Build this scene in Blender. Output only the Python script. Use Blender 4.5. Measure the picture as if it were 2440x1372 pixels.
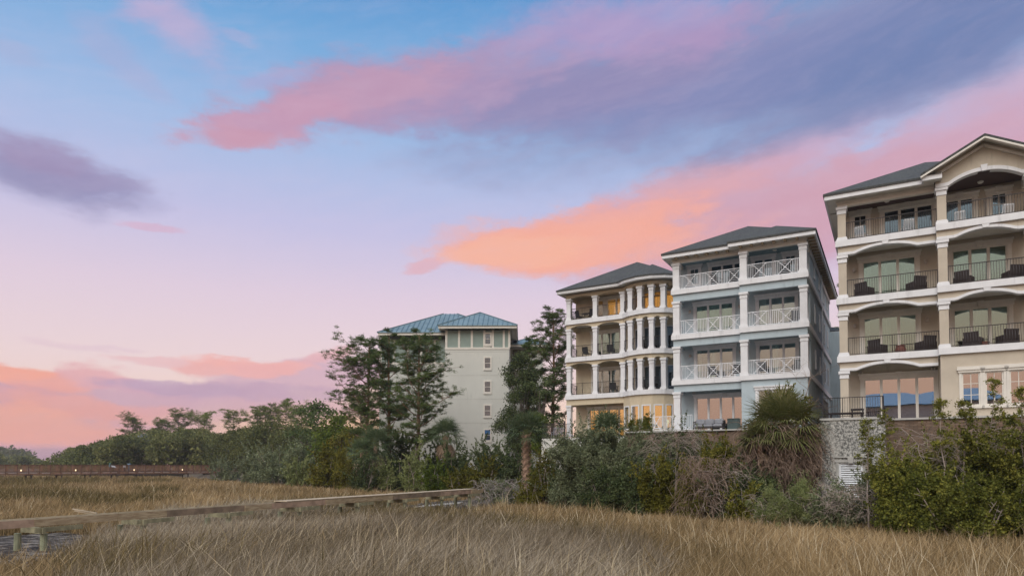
import bpy, bmesh, math, random
import numpy as np
from mathutils import Vector, Matrix
R = math.radians
for o in list(bpy.data.objects): bpy.data.objects.remove(o)
SC = bpy.context.scene
COL = SC.collection
# ------------------------------------------------------------------ camera
F = 1627.0; HOR = 1110.0; PITCH = R(2.0); CAMZ = 2.9
PPY = HOR - F*math.tan(PITCH)
cam = bpy.data.objects.new('camera', bpy.data.cameras.new('camera')); COL.objects.link(cam)
cam.location = (0, 0, CAMZ); cam.rotation_euler = (R(90)+PITCH, 0, 0)
cam.data.sensor_width = 36; cam.data.lens = F/2440*36
cam.data.shift_y = (PPY-686)/2440
cam.data.clip_start = .1; cam.data.clip_end = 8000
SC.camera = cam
SC.view_settings.view_transform = 'Standard'; SC.view_settings.look = 'None'
SC.view_settings.exposure = 0.1; SC.view_settings.gamma = 1
SC.cycles.max_bounces = 6; SC.cycles.diffuse_bounces = 3; SC.cycles.transparent_max_bounces = 8

def ray(x, y):
    xc = (x-1220)/F; yc = (PPY-y)/F
    return Vector((xc, math.cos(PITCH)-yc*math.sin(PITCH), math.sin(PITCH)+yc*math.cos(PITCH)))
def pt(x, y, D):
    r = ray(x, y); return Vector((0, 0, CAMZ)) + r*(D/r.y)
def azel(x, y):
    r = ray(x, y).normalized()
    return math.atan2(r.x, r.y), math.asin(r.z)
def lin(r, g, b):
    f = lambda c: (c/255/12.92) if c/255 <= .04045 else ((c/255+.055)/1.055)**2.4
    return (f(r), f(g), f(b))
# ------------------------------------------------------------------ node helper
class NT:
    def __init__(s, nt): s.nt = nt
    def n(s, t, **k):
        nd = s.nt.nodes.new(t)
        for a, b in k.items(): setattr(nd, a, b)
        return nd
    def put(s, sock, v):
        if isinstance(v, bpy.types.NodeSocket): s.nt.links.new(v, sock)
        elif isinstance(v, (tuple, list)) and len(v) == 3 and len(sock.default_value) == 4: sock.default_value = (*v, 1)
        else: sock.default_value = v
    def m(s, op, a, b=0, c=0, clamp=False):
        nd = s.n('ShaderNodeMath', operation=op, use_clamp=clamp)
        s.put(nd.inputs[0], a); s.put(nd.inputs[1], b); s.put(nd.inputs[2], c)
        return nd.outputs[0]
    def mix(s, f, a, b, typ='MIX'):
        nd = s.n('ShaderNodeMix', data_type='RGBA', blend_type=typ)
        s.put(nd.inputs[0], f); s.put(nd.inputs[6], a); s.put(nd.inputs[7], b)
        return nd.outputs[2]
    def sm(s, v, a, b, c=0, d=1):
        nd = s.n('ShaderNodeMapRange', interpolation_type='SMOOTHSTEP')
        s.put(nd.inputs[0], v); s.put(nd.inputs[1], a); s.put(nd.inputs[2], b); s.put(nd.inputs[3], c); s.put(nd.inputs[4], d)
        return nd.outputs[0]
    def ramp(s, v, stops):
        nd = s.n('ShaderNodeValToRGB'); s.put(nd.inputs[0], v)
        e = nd.color_ramp.elements
        while len(e) < len(stops): e.new(.5)
        for el, (p, c) in zip(e, stops): el.position = p; el.color = (*c, 1)
        return nd.outputs[0]
    def noise(s, vec, scale, detail=4, rough=.5, out=0):
        nd = s.n('ShaderNodeTexNoise'); nd.inputs['Scale'].default_value = scale
        nd.inputs['Detail'].default_value = detail; nd.inputs['Roughness'].default_value = rough
        if vec is not None: s.put(nd.inputs['Vector'], vec)
        return nd.outputs[out]
    def vmul(s, v, k):
        nd = s.n('ShaderNodeVectorMath', operation='MULTIPLY'); s.put(nd.inputs[0], v); nd.inputs[1].default_value = k
        return nd.outputs[0]
# ------------------------------------------------------------------ world: dusk sky with clouds
W = bpy.data.worlds.new('World'); SC.world = W; W.use_nodes = True
W.node_tree.nodes.clear(); w = NT(W.node_tree)
SUN_EL = R(-1.5); SUN_AZ = R(-12)
tc = w.n('ShaderNodeTexCoord'); dirv = tc.outputs['Generated']
sep = w.n('ShaderNodeSeparateXYZ'); w.put(sep.inputs[0], dirv)
X, Y, Z = sep.outputs
AZ = w.m('ARCTAN2', X, Y); EL = w.m('ARCSINE', Z)
K = 1000.0
# noise warp, smooth in direction space
wv = w.n('ShaderNodeVectorMath', operation='ADD'); w.put(wv.inputs[0], w.vmul(dirv, (1, 1, 2.2))); wv.inputs[1].default_value = (3.1, .7, 1.3)
nz = w.noise(wv.outputs[0], 7.0, 5, .55); nz2 = w.noise(wv.outputs[0], 2.6, 4, .5); nz3 = w.noise(wv.outputs[0], 22.0, 4, .6)
sn = w.n('ShaderNodeTexSky', sky_type='NISHITA'); sn.sun_disc = False
sn.sun_elevation = SUN_EL; sn.sun_rotation = SUN_AZ
elv = w.m('MULTIPLY', EL, 1/R(90), clamp=True)
def E(y): return azel(1220, y)[1]/R(90)
grad_l = w.ramp(elv, [(0, lin(236, 176, 160)), (E(1000), lin(246, 212, 196)), (E(880), lin(236, 212, 214)), (E(720), lin(222, 203, 220)),
    (E(560), lin(194, 192, 226)), (E(360), lin(160, 186, 226)), (E(140), lin(116, 168, 217)), (E(0), lin(92, 152, 208)), (.5, lin(80, 132, 190)), (1, lin(66, 112, 175))])
back = w.ramp(elv, [(0, lin(222, 176, 152)), (.10, lin(232, 192, 168)), (.2, lin(214, 214, 204)), (.45, lin(222, 226, 226)), (1, lin(120, 150, 205))])
bk = w.sm(Y, .35, -.25)
col = grad_l
def C(x, y):
    a, e = azel(x, y); return a*K, e*K
nw1 = w.noise(w.vmul(wv.outputs[0], (1, 1, 1.5)), 5.0, 6, .6, 1); sw = w.n('ShaderNodeSeparateXYZ'); w.put(sw.inputs[0], nw1)
P0 = w.m('ADD', w.m('MULTIPLY', AZ, K), w.m('MULTIPLY', w.m('SUBTRACT', sw.outputs[0], .5), 95)); Q0 = w.m('ADD', w.m('MULTIPLY', EL, K), w.m('MULTIPLY', w.m('SUBTRACT', sw.outputs[1], .5), 55))
# fibres drawn out along the cloud banks
fb_ = w.n('ShaderNodeCombineXYZ'); w.put(fb_.inputs[0], w.m('ADD', w.m('MULTIPLY', P0, .0022), w.m('MULTIPLY', Q0, .0005))); w.put(fb_.inputs[1], w.m('SUBTRACT', w.m('MULTIPLY', Q0, .010), w.m('MULTIPLY', P0, .0020)))
fib = w.noise(fb_.outputs[0], 5.0, 8, .68)
def cloud(col, x, y, rx, ry, rot, c, amt=1.0, k=1.0, nw=.9, nn=None, fine=.25, fk=.5):
    """a cloud bank centred on a direction; radii in milliradians"""
    cx, cy = C(x, y); ca, sa = math.cos(R(rot)), math.sin(R(rot))
    dx = w.m('SUBTRACT', P0, cx); dy = w.m('SUBTRACT', Q0, cy)
    u = w.m('ADD', w.m('MULTIPLY', dx, ca/rx), w.m('MULTIPLY', dy, sa/rx))
    v = w.m('ADD', w.m('MULTIPLY', dx, -sa/ry), w.m('MULTIPLY', dy, ca/ry))
    r = w.m('SQRT', w.m('ADD', w.m('MULTIPLY', u, u), w.m('MULTIPLY', v, v)))
    t = w.m('SUBTRACT', 1.0, r)
    t = w.m('ADD', t, w.m('MULTIPLY', w.m('SUBTRACT', nn or nz, .5), nw))
    t = w.m('ADD', t, w.m('MULTIPLY', w.m('SUBTRACT', nz3, .5), fine))
    t = w.m('ADD', t, w.m('MULTIPLY', w.m('SUBTRACT', fib, .5), fk))
    f = w.m('MULTIPLY', w.sm(t, -.10*k, .44*k), amt)
    g = sum(c)/3; c = tuple(.86*v+.14*g for v in c)
    return w.mix(f, col, c)
# glow at the horizon where the sun went down
col = cloud(col, 930, 1080, 330, 110, 0, lin(255, 216, 158), .9, 1.6, .2, fine=0)
# far wisps
col = cloud(col, 430, 75, 90, 36, -14, lin(190, 168, 210), .75, 1.6, 1.3)
col = cloud(col, 350, 40, 50, 20, 20, lin(190, 168, 210), .55, 1.5, 1.3)
col = cloud(col, 290, 130, 70, 22, -30, lin(170, 168, 212), .4, 1.6, 1.5)
col = cloud(col, 590, 100, 30, 10, 0, lin(180, 170, 212), .4, 1.3, 1.0)
col = cloud(col, 50, 130, 40, 22, 0, lin(165, 170, 212), .35, 1.6, 1.2)
col = cloud(col, 375, 548, 46, 6, -3, lin(214, 172, 202), .75)
col = cloud(col, 1010, 634, 38, 12, 8, lin(226, 172, 186), .85, fine=.5)
col = cloud(col, 1190, 662, 40, 7, 0, lin(224, 182, 196), .5)
# long pink banks on the right
col = cloud(col, 2330, 290, 330, 70, 21, lin(206, 166, 196), .75, 1.6, 1.2, fine=.5)
col = cloud(col, 1960, 320, 190, 30, 19, lin(206, 166, 198), .7, 1.6, 1.4, fine=.5)
col = cloud(col, 2350, 400, 380, 80, 12, lin(206, 162, 190), .8, 1.5, .9, fine=.9)
col = cloud(col, 2050, 470, 330, 60, 10, lin(208, 160, 186), .75, 1.5, .9, fine=.9)
col = cloud(col, 1760, 420, 170, 32, 14, lin(212, 162, 188), .7, 1.5, 1.2, fine=.5)
col = cloud(col, 1780, 540, 330, 78, 6, lin(210, 155, 175), .9, 1.3, .8, fine=.4)
col = cloud(col, 1540, 500, 190, 52, 16, lin(224, 160, 170), .85, 1.1, .8, fine=.9)
col = cloud(col, 1410, 560, 190, 50, 9, lin(244, 164, 150), .95, 1.0, .7, fine=.9)
col = cloud(col, 1300, 585, 150, 33, 8, lin(250, 168, 140), .95, 1.1, .7, fine=.4)
col = cloud(col, 1340, 615, 100, 18, 0, lin(255, 174, 142), .7, 1.0, .5, fine=.4)
col = cloud(col, 1390, 585, 250, 46, 3, lin(250, 166, 142), .85, 1.0, .6, fine=.4)
col = cloud(col, 1250, 600, 130, 26, 6, lin(252, 176, 146), .8, 1.0, .6, fine=.4)
# great purple bank
col = cloud(col, 1960, 120, 640, 100, 7, lin(130, 142, 190), 1.0, 1.7, .6, fine=.3)
col = cloud(col, 1640, 205, 380, 62, 3, lin(126, 134, 186), .95, 1.5, .6, fine=.3)
col = cloud(col, 2200, 170, 330, 42, 9, lin(122, 136, 184), .8, 1.6, .6, fine=.3)
col = cloud(col, 1240, 150, 240, 54, 18, lin(162, 146, 196), .7, 1.7, .9, fine=.8)
col = cloud(col, 1330, 215, 330, 52, 7, lin(142, 134, 182), .9, 1.5, .7, fine=.4)
col = cloud(col, 960, 225, 260, 52, 12, lin(170, 142, 184), .95, 1.3, .8, fine=.85)
col = cloud(col, 850, 235, 180, 34, 14, lin(194, 146, 178), .8, 1.3, .9, fine=.9)
col = cloud(col, 640, 290, 120, 28, 14, lin(198, 146, 178), .95, 1.2, .8, fine=.9)
col = cloud(col, 560, 318, 70, 16, 8, lin(204, 146, 172), .8, 1.2, .8, fine=.9)
col = cloud(col, 640, 190, 60, 12, 14, lin(178, 160, 206), .5, 1.6, 1.2, fine=.5)
col = cloud(col, 1560, 70, 190, 40, -2, lin(184, 146, 194), .65, 1.7, 1.0, fine=.8)
col = cloud(col, 1500, 20, 240, 30, 4, lin(166, 150, 202), .5, 1.7, 1.0, fine=.8)
col = cloud(col, 2330, 40, 330, 70, 6, lin(96, 122, 178), .75, 1.7, .6, fine=.3)
# dim cloud, left
col = cloud(col, 110, 420, 125, 40, -4, lin(142, 138, 184), .95, 1.5, .9, fine=.45)
col = cloud(col, 100, 375, 80, 20, 0, lin(156, 136, 180), .7, 1.4, .9, fine=.45)
col = cloud(col, 220, 440, 80, 14, 4, lin(150, 140, 186), .6, 1.4, .9, fine=.45)
# low banks on the left
for a_ in ((330, 1010, 600, 60, 0, (206, 158, 182), .95, .8, .35, .3), (740, 895, 170, 26, 4, (206, 160, 186), .8, 1.0, .8, .9), (560, 872, 110, 13, 1, (246, 172, 166), 1.0, 1.0, .7, 1.1),
  (620, 880, 60, 12, 0, (240, 168, 168), .9, 1.0, .7, 1.2), (480, 880, 50, 10, 0, (240, 172, 170), .9, 1.0, .7, 1.2), (350, 862, 50, 7, 0, (236, 186, 190), .8, 1.0, .9, 1.2), (800, 852, 50, 12, 12, (232, 168, 176), .8, 1.1, .9, 1.1),
  (180, 828, 60, 5, -5, (226, 192, 206), .5, 1.3, .9, 1.0), (280, 830, 30, 5, 0, (226, 192, 206), .5, 1.3, .9, 1.0), (45, 905, 70, 17, -8, (250, 160, 138), 1.0, .9, .6, 1.1), (110, 925, 40, 14, 0, (240, 158, 150), .9, 1.0, .6, 1.1),
  (225, 905, 48, 18, 0, (232, 164, 172), .9, .9, .6, 1.1), (300, 925, 40, 14, 0, (212, 158, 182), .8, 1.0, .6, 1.1), (410, 925, 110, 13, 0, (186, 150, 186), .8, 1.0, .6, .9), (650, 930, 150, 12, 0, (190, 152, 184), .7, 1.1, .6, .9),
  (60, 965, 120, 20, -6, (214, 148, 166), .7, 1.2, .8, 1.0), (180, 985, 110, 18, -6, (238, 158, 150), .85, 1.2, .8, 1.1), (60, 1020, 90, 22, -8, (248, 164, 142), .85, 1.3, .8, 1.1), (210, 1030, 80, 14, -4, (240, 162, 150), .7, 1.3, .8, 1.1),
  (360, 985, 60, 14, 0, (234, 160, 160), .7, 1.3, .8, 1.1), (60, 1078, 260, 10, 0, (176, 144, 162), .7, 1.2, .3, .3)):
    col = cloud(col, *a_[:5], lin(*a_[5]), a_[6], a_[7], a_[8], fine=a_[9], fk=.08)
col = cloud(col, 840, 1045, 270, 52, 0, lin(255, 205, 146), .8, 1.8, .3, fine=.2)
backc = cloud(back, 0, 0, 1, 1, 0, (1, 1, 1), 0)
col = w.mix(w.m('MULTIPLY', w.sm(fib, .35, .75), .10), col, lin(225, 205, 225))
final = w.mix(bk, col, back)
nish = w.mix(1.0, (0, 0, 0), sn.outputs[0], 'ADD')
bg1 = w.n('ShaderNodeBackground'); w.put(bg1.inputs[0], final); bg1.inputs[1].default_value = .94
bg2 = w.n('ShaderNodeBackground'); w.put(bg2.inputs[0], sn.outputs[0]); bg2.inputs[1].default_value = .05
ad = w.n('ShaderNodeAddShader'); w.put(ad.inputs[0], bg1.outputs[0]); w.put(ad.inputs[1], bg2.outputs[0])
wo = w.n('ShaderNodeOutputWorld'); w.put(wo.inputs[0], ad.outputs[0])
# ------------------------------------------------------------------ soft dusk light from the bright sky behind the camera
sl = bpy.data.lights.new('sun', 'SUN'); sl.energy = 2.15; sl.angle = R(54); sl.color = (1, .96, .91)
so = bpy.data.objects.new('sun', sl); COL.objects.link(so)
so.rotation_euler = Vector((.34, .64, -.80)).to_track_quat('-Z', 'Y').to_euler()

# ------------------------------------------------------------------ materials
MATS = {}
def mat(name, c, rough=.8, var=.12, scale=3., c2=None, bump=0, bscale=40, metallic=0, stretch=(1, 1, 1), spec=.4, stain=0):
    if name in MATS: return MATS[name]
    m = bpy.data.materials.new(name); m.use_nodes = True; t = NT(m.node_tree)
    bs = m.node_tree.nodes['Principled BSDF']
    tc = t.n('ShaderNodeTexCoord'); v = t.vmul(tc.outputs['Object'], stretch)
    n = t.noise(v, scale, 5, .6)
    a = tuple(x*(1-var) for x in c); b = c2 or tuple(min(1, x*(1+var)) for x in c)
    cc = t.mix(t.sm(n, .3, .7), a, b)
    if stain:
        n2 = t.noise(t.vmul(tc.outputs['Object'], (2.2, 2.2, .35)), 1.3, 6, .65)
        cc = t.mix(t.m('MULTIPLY', t.sm(n2, .55, .75), stain), cc, tuple(x*.55 for x in c))
    t.put(bs.inputs['Base Color'], cc); bs.inputs['Roughness'].default_value = rough
    bs.inputs['Metallic'].default_value = metallic; bs.inputs['Specular IOR Level'].default_value = spec
    if bump:
        bp = t.n('ShaderNodeBump'); bp.inputs['Strength'].default_value = bump; bp.inputs['Distance'].default_value = .02
        t.put(bp.inputs['Height'], t.noise(v, bscale, 3)); t.put(bs.inputs['Normal'], bp.outputs[0])
    MATS[name] = m; return m
def leafmat(name, cols, transl=.25, nscale=.6, rough=.75):
    m = bpy.data.materials.new(name); m.use_nodes = True; t = NT(m.node_tree)
    bs = m.node_tree.nodes['Principled BSDF']; out = m.node_tree.nodes['Material Output']
    g = t.n('ShaderNodeNewGeometry'); tc = t.n('ShaderNodeTexCoord')
    n = t.noise(tc.outputs['Object'], nscale, 3)
    oi = t.n('ShaderNodeObjectInfo')
    f = t.m('ADD', t.m('MULTIPLY', g.outputs['Random Per Island'], .55), t.m('MULTIPLY', t.sm(n, .3, .7), .45))
    k = len(cols)-1
    cc = t.ramp(f, [(i/k, c) for i, c in enumerate(cols)])
    hs = t.n('ShaderNodeHueSaturation'); t.put(hs.inputs['Color'], cc)
    t.put(hs.inputs['Value'], t.m('ADD', .85, t.m('MULTIPLY', oi.outputs['Random'], .3)))
    cc = hs.outputs[0]
    t.put(bs.inputs['Base Color'], cc); bs.inputs['Roughness'].default_value = rough; bs.inputs['Specular IOR Level'].default_value = .2
    tr = t.n('ShaderNodeBsdfTranslucent'); t.put(tr.inputs[0], cc)
    ms = t.n('ShaderNodeMixShader'); ms.inputs[0].default_value = transl
    t.put(ms.inputs[1], bs.outputs[0]); t.put(ms.inputs[2], tr.outputs[0]); t.put(out.inputs[0], ms.outputs[0])
    MATS[name] = m; return m
def glassmat(name, tint, refl=.5, wavy=.0, inner=.75):
    m = bpy.data.materials.new(name); m.use_nodes = True; t = NT(m.node_tree); m.node_tree.nodes.clear()
    g = t.n('ShaderNodeBsdfGlossy'); g.inputs['Roughness'].default_value = .015; t.put(g.inputs[0], tint)
    tr = t.n('ShaderNodeBsdfTransparent'); t.put(tr.inputs[0], tuple(min(1, inner*x) for x in (.82, .93, .89)))
    if wavy:
        tc = t.n('ShaderNodeTexCoord'); bp = t.n('ShaderNodeBump'); bp.inputs['Strength'].default_value = wavy; bp.inputs['Distance'].default_value = .05
        t.put(bp.inputs['Height'], t.noise(tc.outputs['Object'], .8, 1)); t.put(g.inputs['Normal'], bp.outputs[0])
    ms = t.n('ShaderNodeMixShader'); ms.inputs[0].default_value = refl
    t.put(ms.inputs[1], tr.outputs[0]); t.put(ms.inputs[2], g.outputs[0])
    o = t.n('ShaderNodeOutputMaterial'); t.put(o.inputs[0], ms.outputs[0]); MATS[name] = m; return m
def emat(name, c, s):
    m = bpy.data.materials.new(name); m.use_nodes = True; t = NT(m.node_tree)
    bs = m.node_tree.nodes['Principled BSDF']; t.put(bs.inputs['Base Color'], c); t.put(bs.inputs['Emission Color'], c)
    bs.inputs['Emission Strength'].default_value = s; MATS[name] = m; return m
M_TRIM = mat('white_trim', (.74, .74, .76), .6, .05, 2, stain=.45)
M_CREAM = mat('cream_trim', (.70, .66, .60), .6, .05, 2, stain=.2)
M_TAN = mat('tan_stucco', (.53, .465, .38), .9, .06, 1.2, bump=.3, bscale=60, stain=.38)
M_BLUE = mat('pale_blue_stucco', (.45, .53, .575), .9, .05, 1.2, bump=.3, bscale=60, stain=.38)
M_YEL = mat('yellow_stucco', (.60, .51, .37), .9, .05, 1.2, bump=.3, bscale=60, stain=.38)
M_CONDO = mat('white_stucco', (.60, .595, .555), .9, .04, .3, bump=.2, stain=.3)
M_IRON = mat('dark_iron', (.035, .03, .032), .5, .2, 5)
M_WHITEMETAL = mat('white_metal', (.78, .80, .84), .45, .04, 5)
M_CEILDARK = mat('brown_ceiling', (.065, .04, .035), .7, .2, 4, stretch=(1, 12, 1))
M_CEILBLUE = mat('blue_ceiling', (.16, .24, .27), .8, .1, 4)
M_CEILTAN = mat('tan_ceiling', (.4, .33, .24), .8, .1, 4)
M_WICKER = mat('brown_wicker', (.035, .025, .025), .7, .4, 60)
M_WCHAIR = mat('white_chair_paint', (.75, .76, .8), .5, .05)
M_BLACK = mat('black_sling', (.02, .022, .026), .7, .3, 20)
M_CUSH = mat('grey_cushion', (.27, .28, .31), .9, .12, 6, bump=.3)
M_CURT = mat('white_curtain', (.75, .8, .76), .9, .05, 4)
M_CLAY = mat('clay_pot', (.16, .06, .045), .7, .3, 12)
M_RECESS_SHADE = mat('recess_shade', (.08, .07, .06), .9, .2, 2)
M_CONC = mat('concrete', (.45, .44, .42), .9, .15, 1.5, stain=.5)
M_LIGHT = mat('lamp_metal', (.45, .4, .36), .5, .1)
G_TEAL = glassmat('teal_glass', (.60, .76, .73), .40, .04, .9)
G_GREY = glassmat('grey_glass', (.66, .74, .76), .38, .04, 1.1)
G_PEACH = glassmat('clear_glass', (.68, .67, .67), .72, .035)
G_DARK = glassmat('dark_glass', (.40, .50, .62), .42, .05)
G_WARM = glassmat('warm_window_glass', (.65, .62, .6), .3, .05, .95)
M_LIT = emat('lit_room', (1.0, .40, .08), 1.1)
M_BULB = emat('warm_bulb', (1.0, .75, .45), 1.6)
# shingles
def shingle():
    m = bpy.data.materials.new('dark_shingles'); m.use_nodes = True; t = NT(m.node_tree); bs = m.node_tree.nodes['Principled BSDF']
    tc = t.n('ShaderNodeTexCoord'); sp = t.n('ShaderNodeSeparateXYZ'); t.put(sp.inputs[0], tc.outputs['Object'])
    n = t.noise(tc.outputs['Object'], 9, 4, .7); n2 = t.noise(tc.outputs['Object'], .8, 3)
    wv = t.m('FRACT', t.m('MULTIPLY', sp.outputs[2], 13))
    c = t.mix(t.sm(n, .35, .65), (.04, .042, .042), (.095, .097, .095))
    c = t.mix(t.m('MULTIPLY', t.sm(wv, .85, .95), .5), c, (.015, .016, .018))
    c = t.mix(t.m('MULTIPLY', t.sm(n2, .5, .7), .3), c, (.09, .10, .085))
    t.put(bs.inputs['Base Color'], c); bs.inputs['Roughness'].default_value = .9
    MATS['sh'] = m; return m
M_SHING = shingle()
M_METROOF = mat('blue_metal_roof', (.20, .28, .31), .5, .14, .6, metallic=.2, spec=.5)
def stonemat():
    m = bpy.data.materials.new('ledge_stone'); m.use_nodes = True; t = NT(m.node_tree); bs = m.node_tree.nodes['Principled BSDF']
    tc = t.n('ShaderNodeTexCoord'); br = t.n('ShaderNodeTexBrick')
    mp = t.n('ShaderNodeCombineXYZ'); sp = t.n('ShaderNodeSeparateXYZ'); t.put(sp.inputs[0], tc.outputs['Object'])
    t.put(mp.inputs[0], t.m('ADD', sp.outputs[0], t.m('MULTIPLY', t.noise(tc.outputs['Object'], 3, 2), .2))); t.put(mp.inputs[1], sp.outputs[2])
    t.put(br.inputs['Vector'], mp.outputs[0]); br.inputs['Scale'].default_value = 1
    br.inputs['Brick Width'].default_value = .36; br.inputs['Row Height'].default_value = .075; br.inputs['Mortar Size'].default_value = .008
    br.inputs['Color1'].default_value = (.16, .10, .065, 1); br.inputs['Color2'].default_value = (.27, .19, .14, 1); br.inputs['Mortar'].default_value = (.03, .022, .018, 1)
    c = t.mix(t.m('MULTIPLY', t.sm(t.noise(tc.outputs['Object'], 2.5, 5), .4, .7), .5), br.outputs[0], (.11, .085, .07))
    t.put(bs.inputs['Base Color'], c); bs.inputs['Roughness'].default_value = .95
    bp = t.n('ShaderNodeBump'); bp.inputs['Strength'].default_value = .8; bp.inputs['Distance'].default_value = .05
    t.put(bp.inputs['Height'], br.outputs[0]); t.put(bs.inputs['Normal'], bp.outputs[0])
    return m
M_STONE = stonemat()
def tabbymat():
    m = bpy.data.materials.new('tabby_concrete'); m.use_nodes = True; t = NT(m.node_tree); bs = m.node_tree.nodes['Principled BSDF']
    tc = t.n('ShaderNodeTexCoord'); vo = t.n('ShaderNodeTexVoronoi'); vo.inputs['Scale'].default_value = 14; t.put(vo.inputs['Vector'], tc.outputs['Object'])
    n = t.noise(tc.outputs['Object'], 11, 5, .7); n2 = t.noise(t.vmul(tc.outputs['Object'], (1.5, 1.5, .4)), 1.2, 5)
    c = t.mix(t.sm(n, .4, .6), (.13, .13, .125), (.52, .51, .48))
    c = t.mix(t.m('MULTIPLY', t.sm(vo.outputs['Distance'], .5, .8), .6), c, (.06, .06, .06))
    c = t.mix(t.m('MULTIPLY', t.sm(n2, .5, .7), .55), c, (.60, .58, .54))
    t.put(bs.inputs['Base Color'], c); bs.inputs['Roughness'].default_value = .95
    bp = t.n('ShaderNodeBump'); bp.inputs['Strength'].default_value = .7; bp.inputs['Distance'].default_value = .03
    t.put(bp.inputs['Height'], n); t.put(bs.inputs['Normal'], bp.outputs[0]); return m
M_TABBY = tabbymat()
M_WOODNEW = mat('new_lumber', (.40, .29, .18), .85, .25, 2.5, c2=(.50, .40, .27), stretch=(1, 1, 6), bump=.3)
M_WOODGRN = mat('treated_lumber', (.27, .25, .16), .85, .3, 3)
M_WOODRED = mat('red_brown_boards', (.29, .165, .105), .85, .25, 1.0)
M_PILE = mat('piling_wood', (.24, .25, .17), .9, .35, 3, stretch=(1, 1, .3), bump=.4)
M_PLANK = mat('weathered_plank', (.46, .37, .26), .85, .2, 3)
M_BARK = mat('pine_bark', (.20, .12, .075), .95, .4, 5, bump=.8, bscale=12)
M_BARKD = mat('grey_bark', (.12, .10, .085), .95, .4, 6)
M_TWIG = mat('grey_twigs', (.33, .27, .23), .95, .3, 3)
M_VINE = mat('brown_vines', (.24, .17, .13), .95, .35, 3)
M_BOOT = mat('palm_boots', (.34, .22, .16), .95, .35, 8)
M_DEADF = mat('dead_frond', (.36, .26, .18), .95, .3, 4)
L_SILVER = leafmat('silver_green_leaves', [(0.096, 0.114, 0.061), (0.176, 0.202, 0.105), (0.299, 0.316, 0.194)], .2)
L_DARK = leafmat('dark_green_leaves', [(0.045, 0.064, 0.027), (0.090, 0.117, 0.045), (0.173, 0.200, 0.081)], .2)
L_OLIVE = leafmat('olive_leaves', [(0.078, 0.078, 0.012), (0.156, 0.149, 0.022), (0.265, 0.218, 0.035)], .25)
L_MYRT = leafmat('myrtle_leaves', [(0.059, 0.076, 0.014), (0.144, 0.151, 0.025), (0.321, 0.288, 0.051)], .25)
L_PALE = leafmat('pale_green_leaves', [(0.144, 0.173, 0.058), (0.245, 0.274, 0.108), (0.374, 0.389, 0.173)], .3)
L_BRIGHT = leafmat('bright_green_leaves', [(.06, .09, .012), (.11, .15, .02), (.18, .21, .04)], .35)
L_PINE = leafmat('pine_needles', [(0.055, 0.086, 0.028), (0.102, 0.149, 0.047), (0.187, 0.234, 0.070)], .3)
L_FAR = leafmat('far_leaves', [(.062, .074, .026), (.14, .152, .05), (.27, .26, .10)], .3, .08)
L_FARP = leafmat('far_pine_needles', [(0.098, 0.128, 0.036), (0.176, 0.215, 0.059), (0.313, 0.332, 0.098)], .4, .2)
L_PALM = leafmat('palm_fronds', [(0.062, 0.094, 0.044), (0.112, 0.156, 0.075), (0.200, 0.237, 0.125)], .25, .8, .5)
L_GOLD = leafmat('golden_marsh_grass', [(.10, .072, .028), (.31, .215, .105), (.64, .46, .25)], .3, .15)
L_RUSHG = leafmat('grey_rush', [(.07, .052, .025), (.23, .18, .12), (.58, .50, .39)], .25, .1)
L_RUSHO = leafmat('olive_rush', [(.055, .045, .014), (.15, .11, .04), (.34, .26, .13)], .25, .15)

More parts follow.
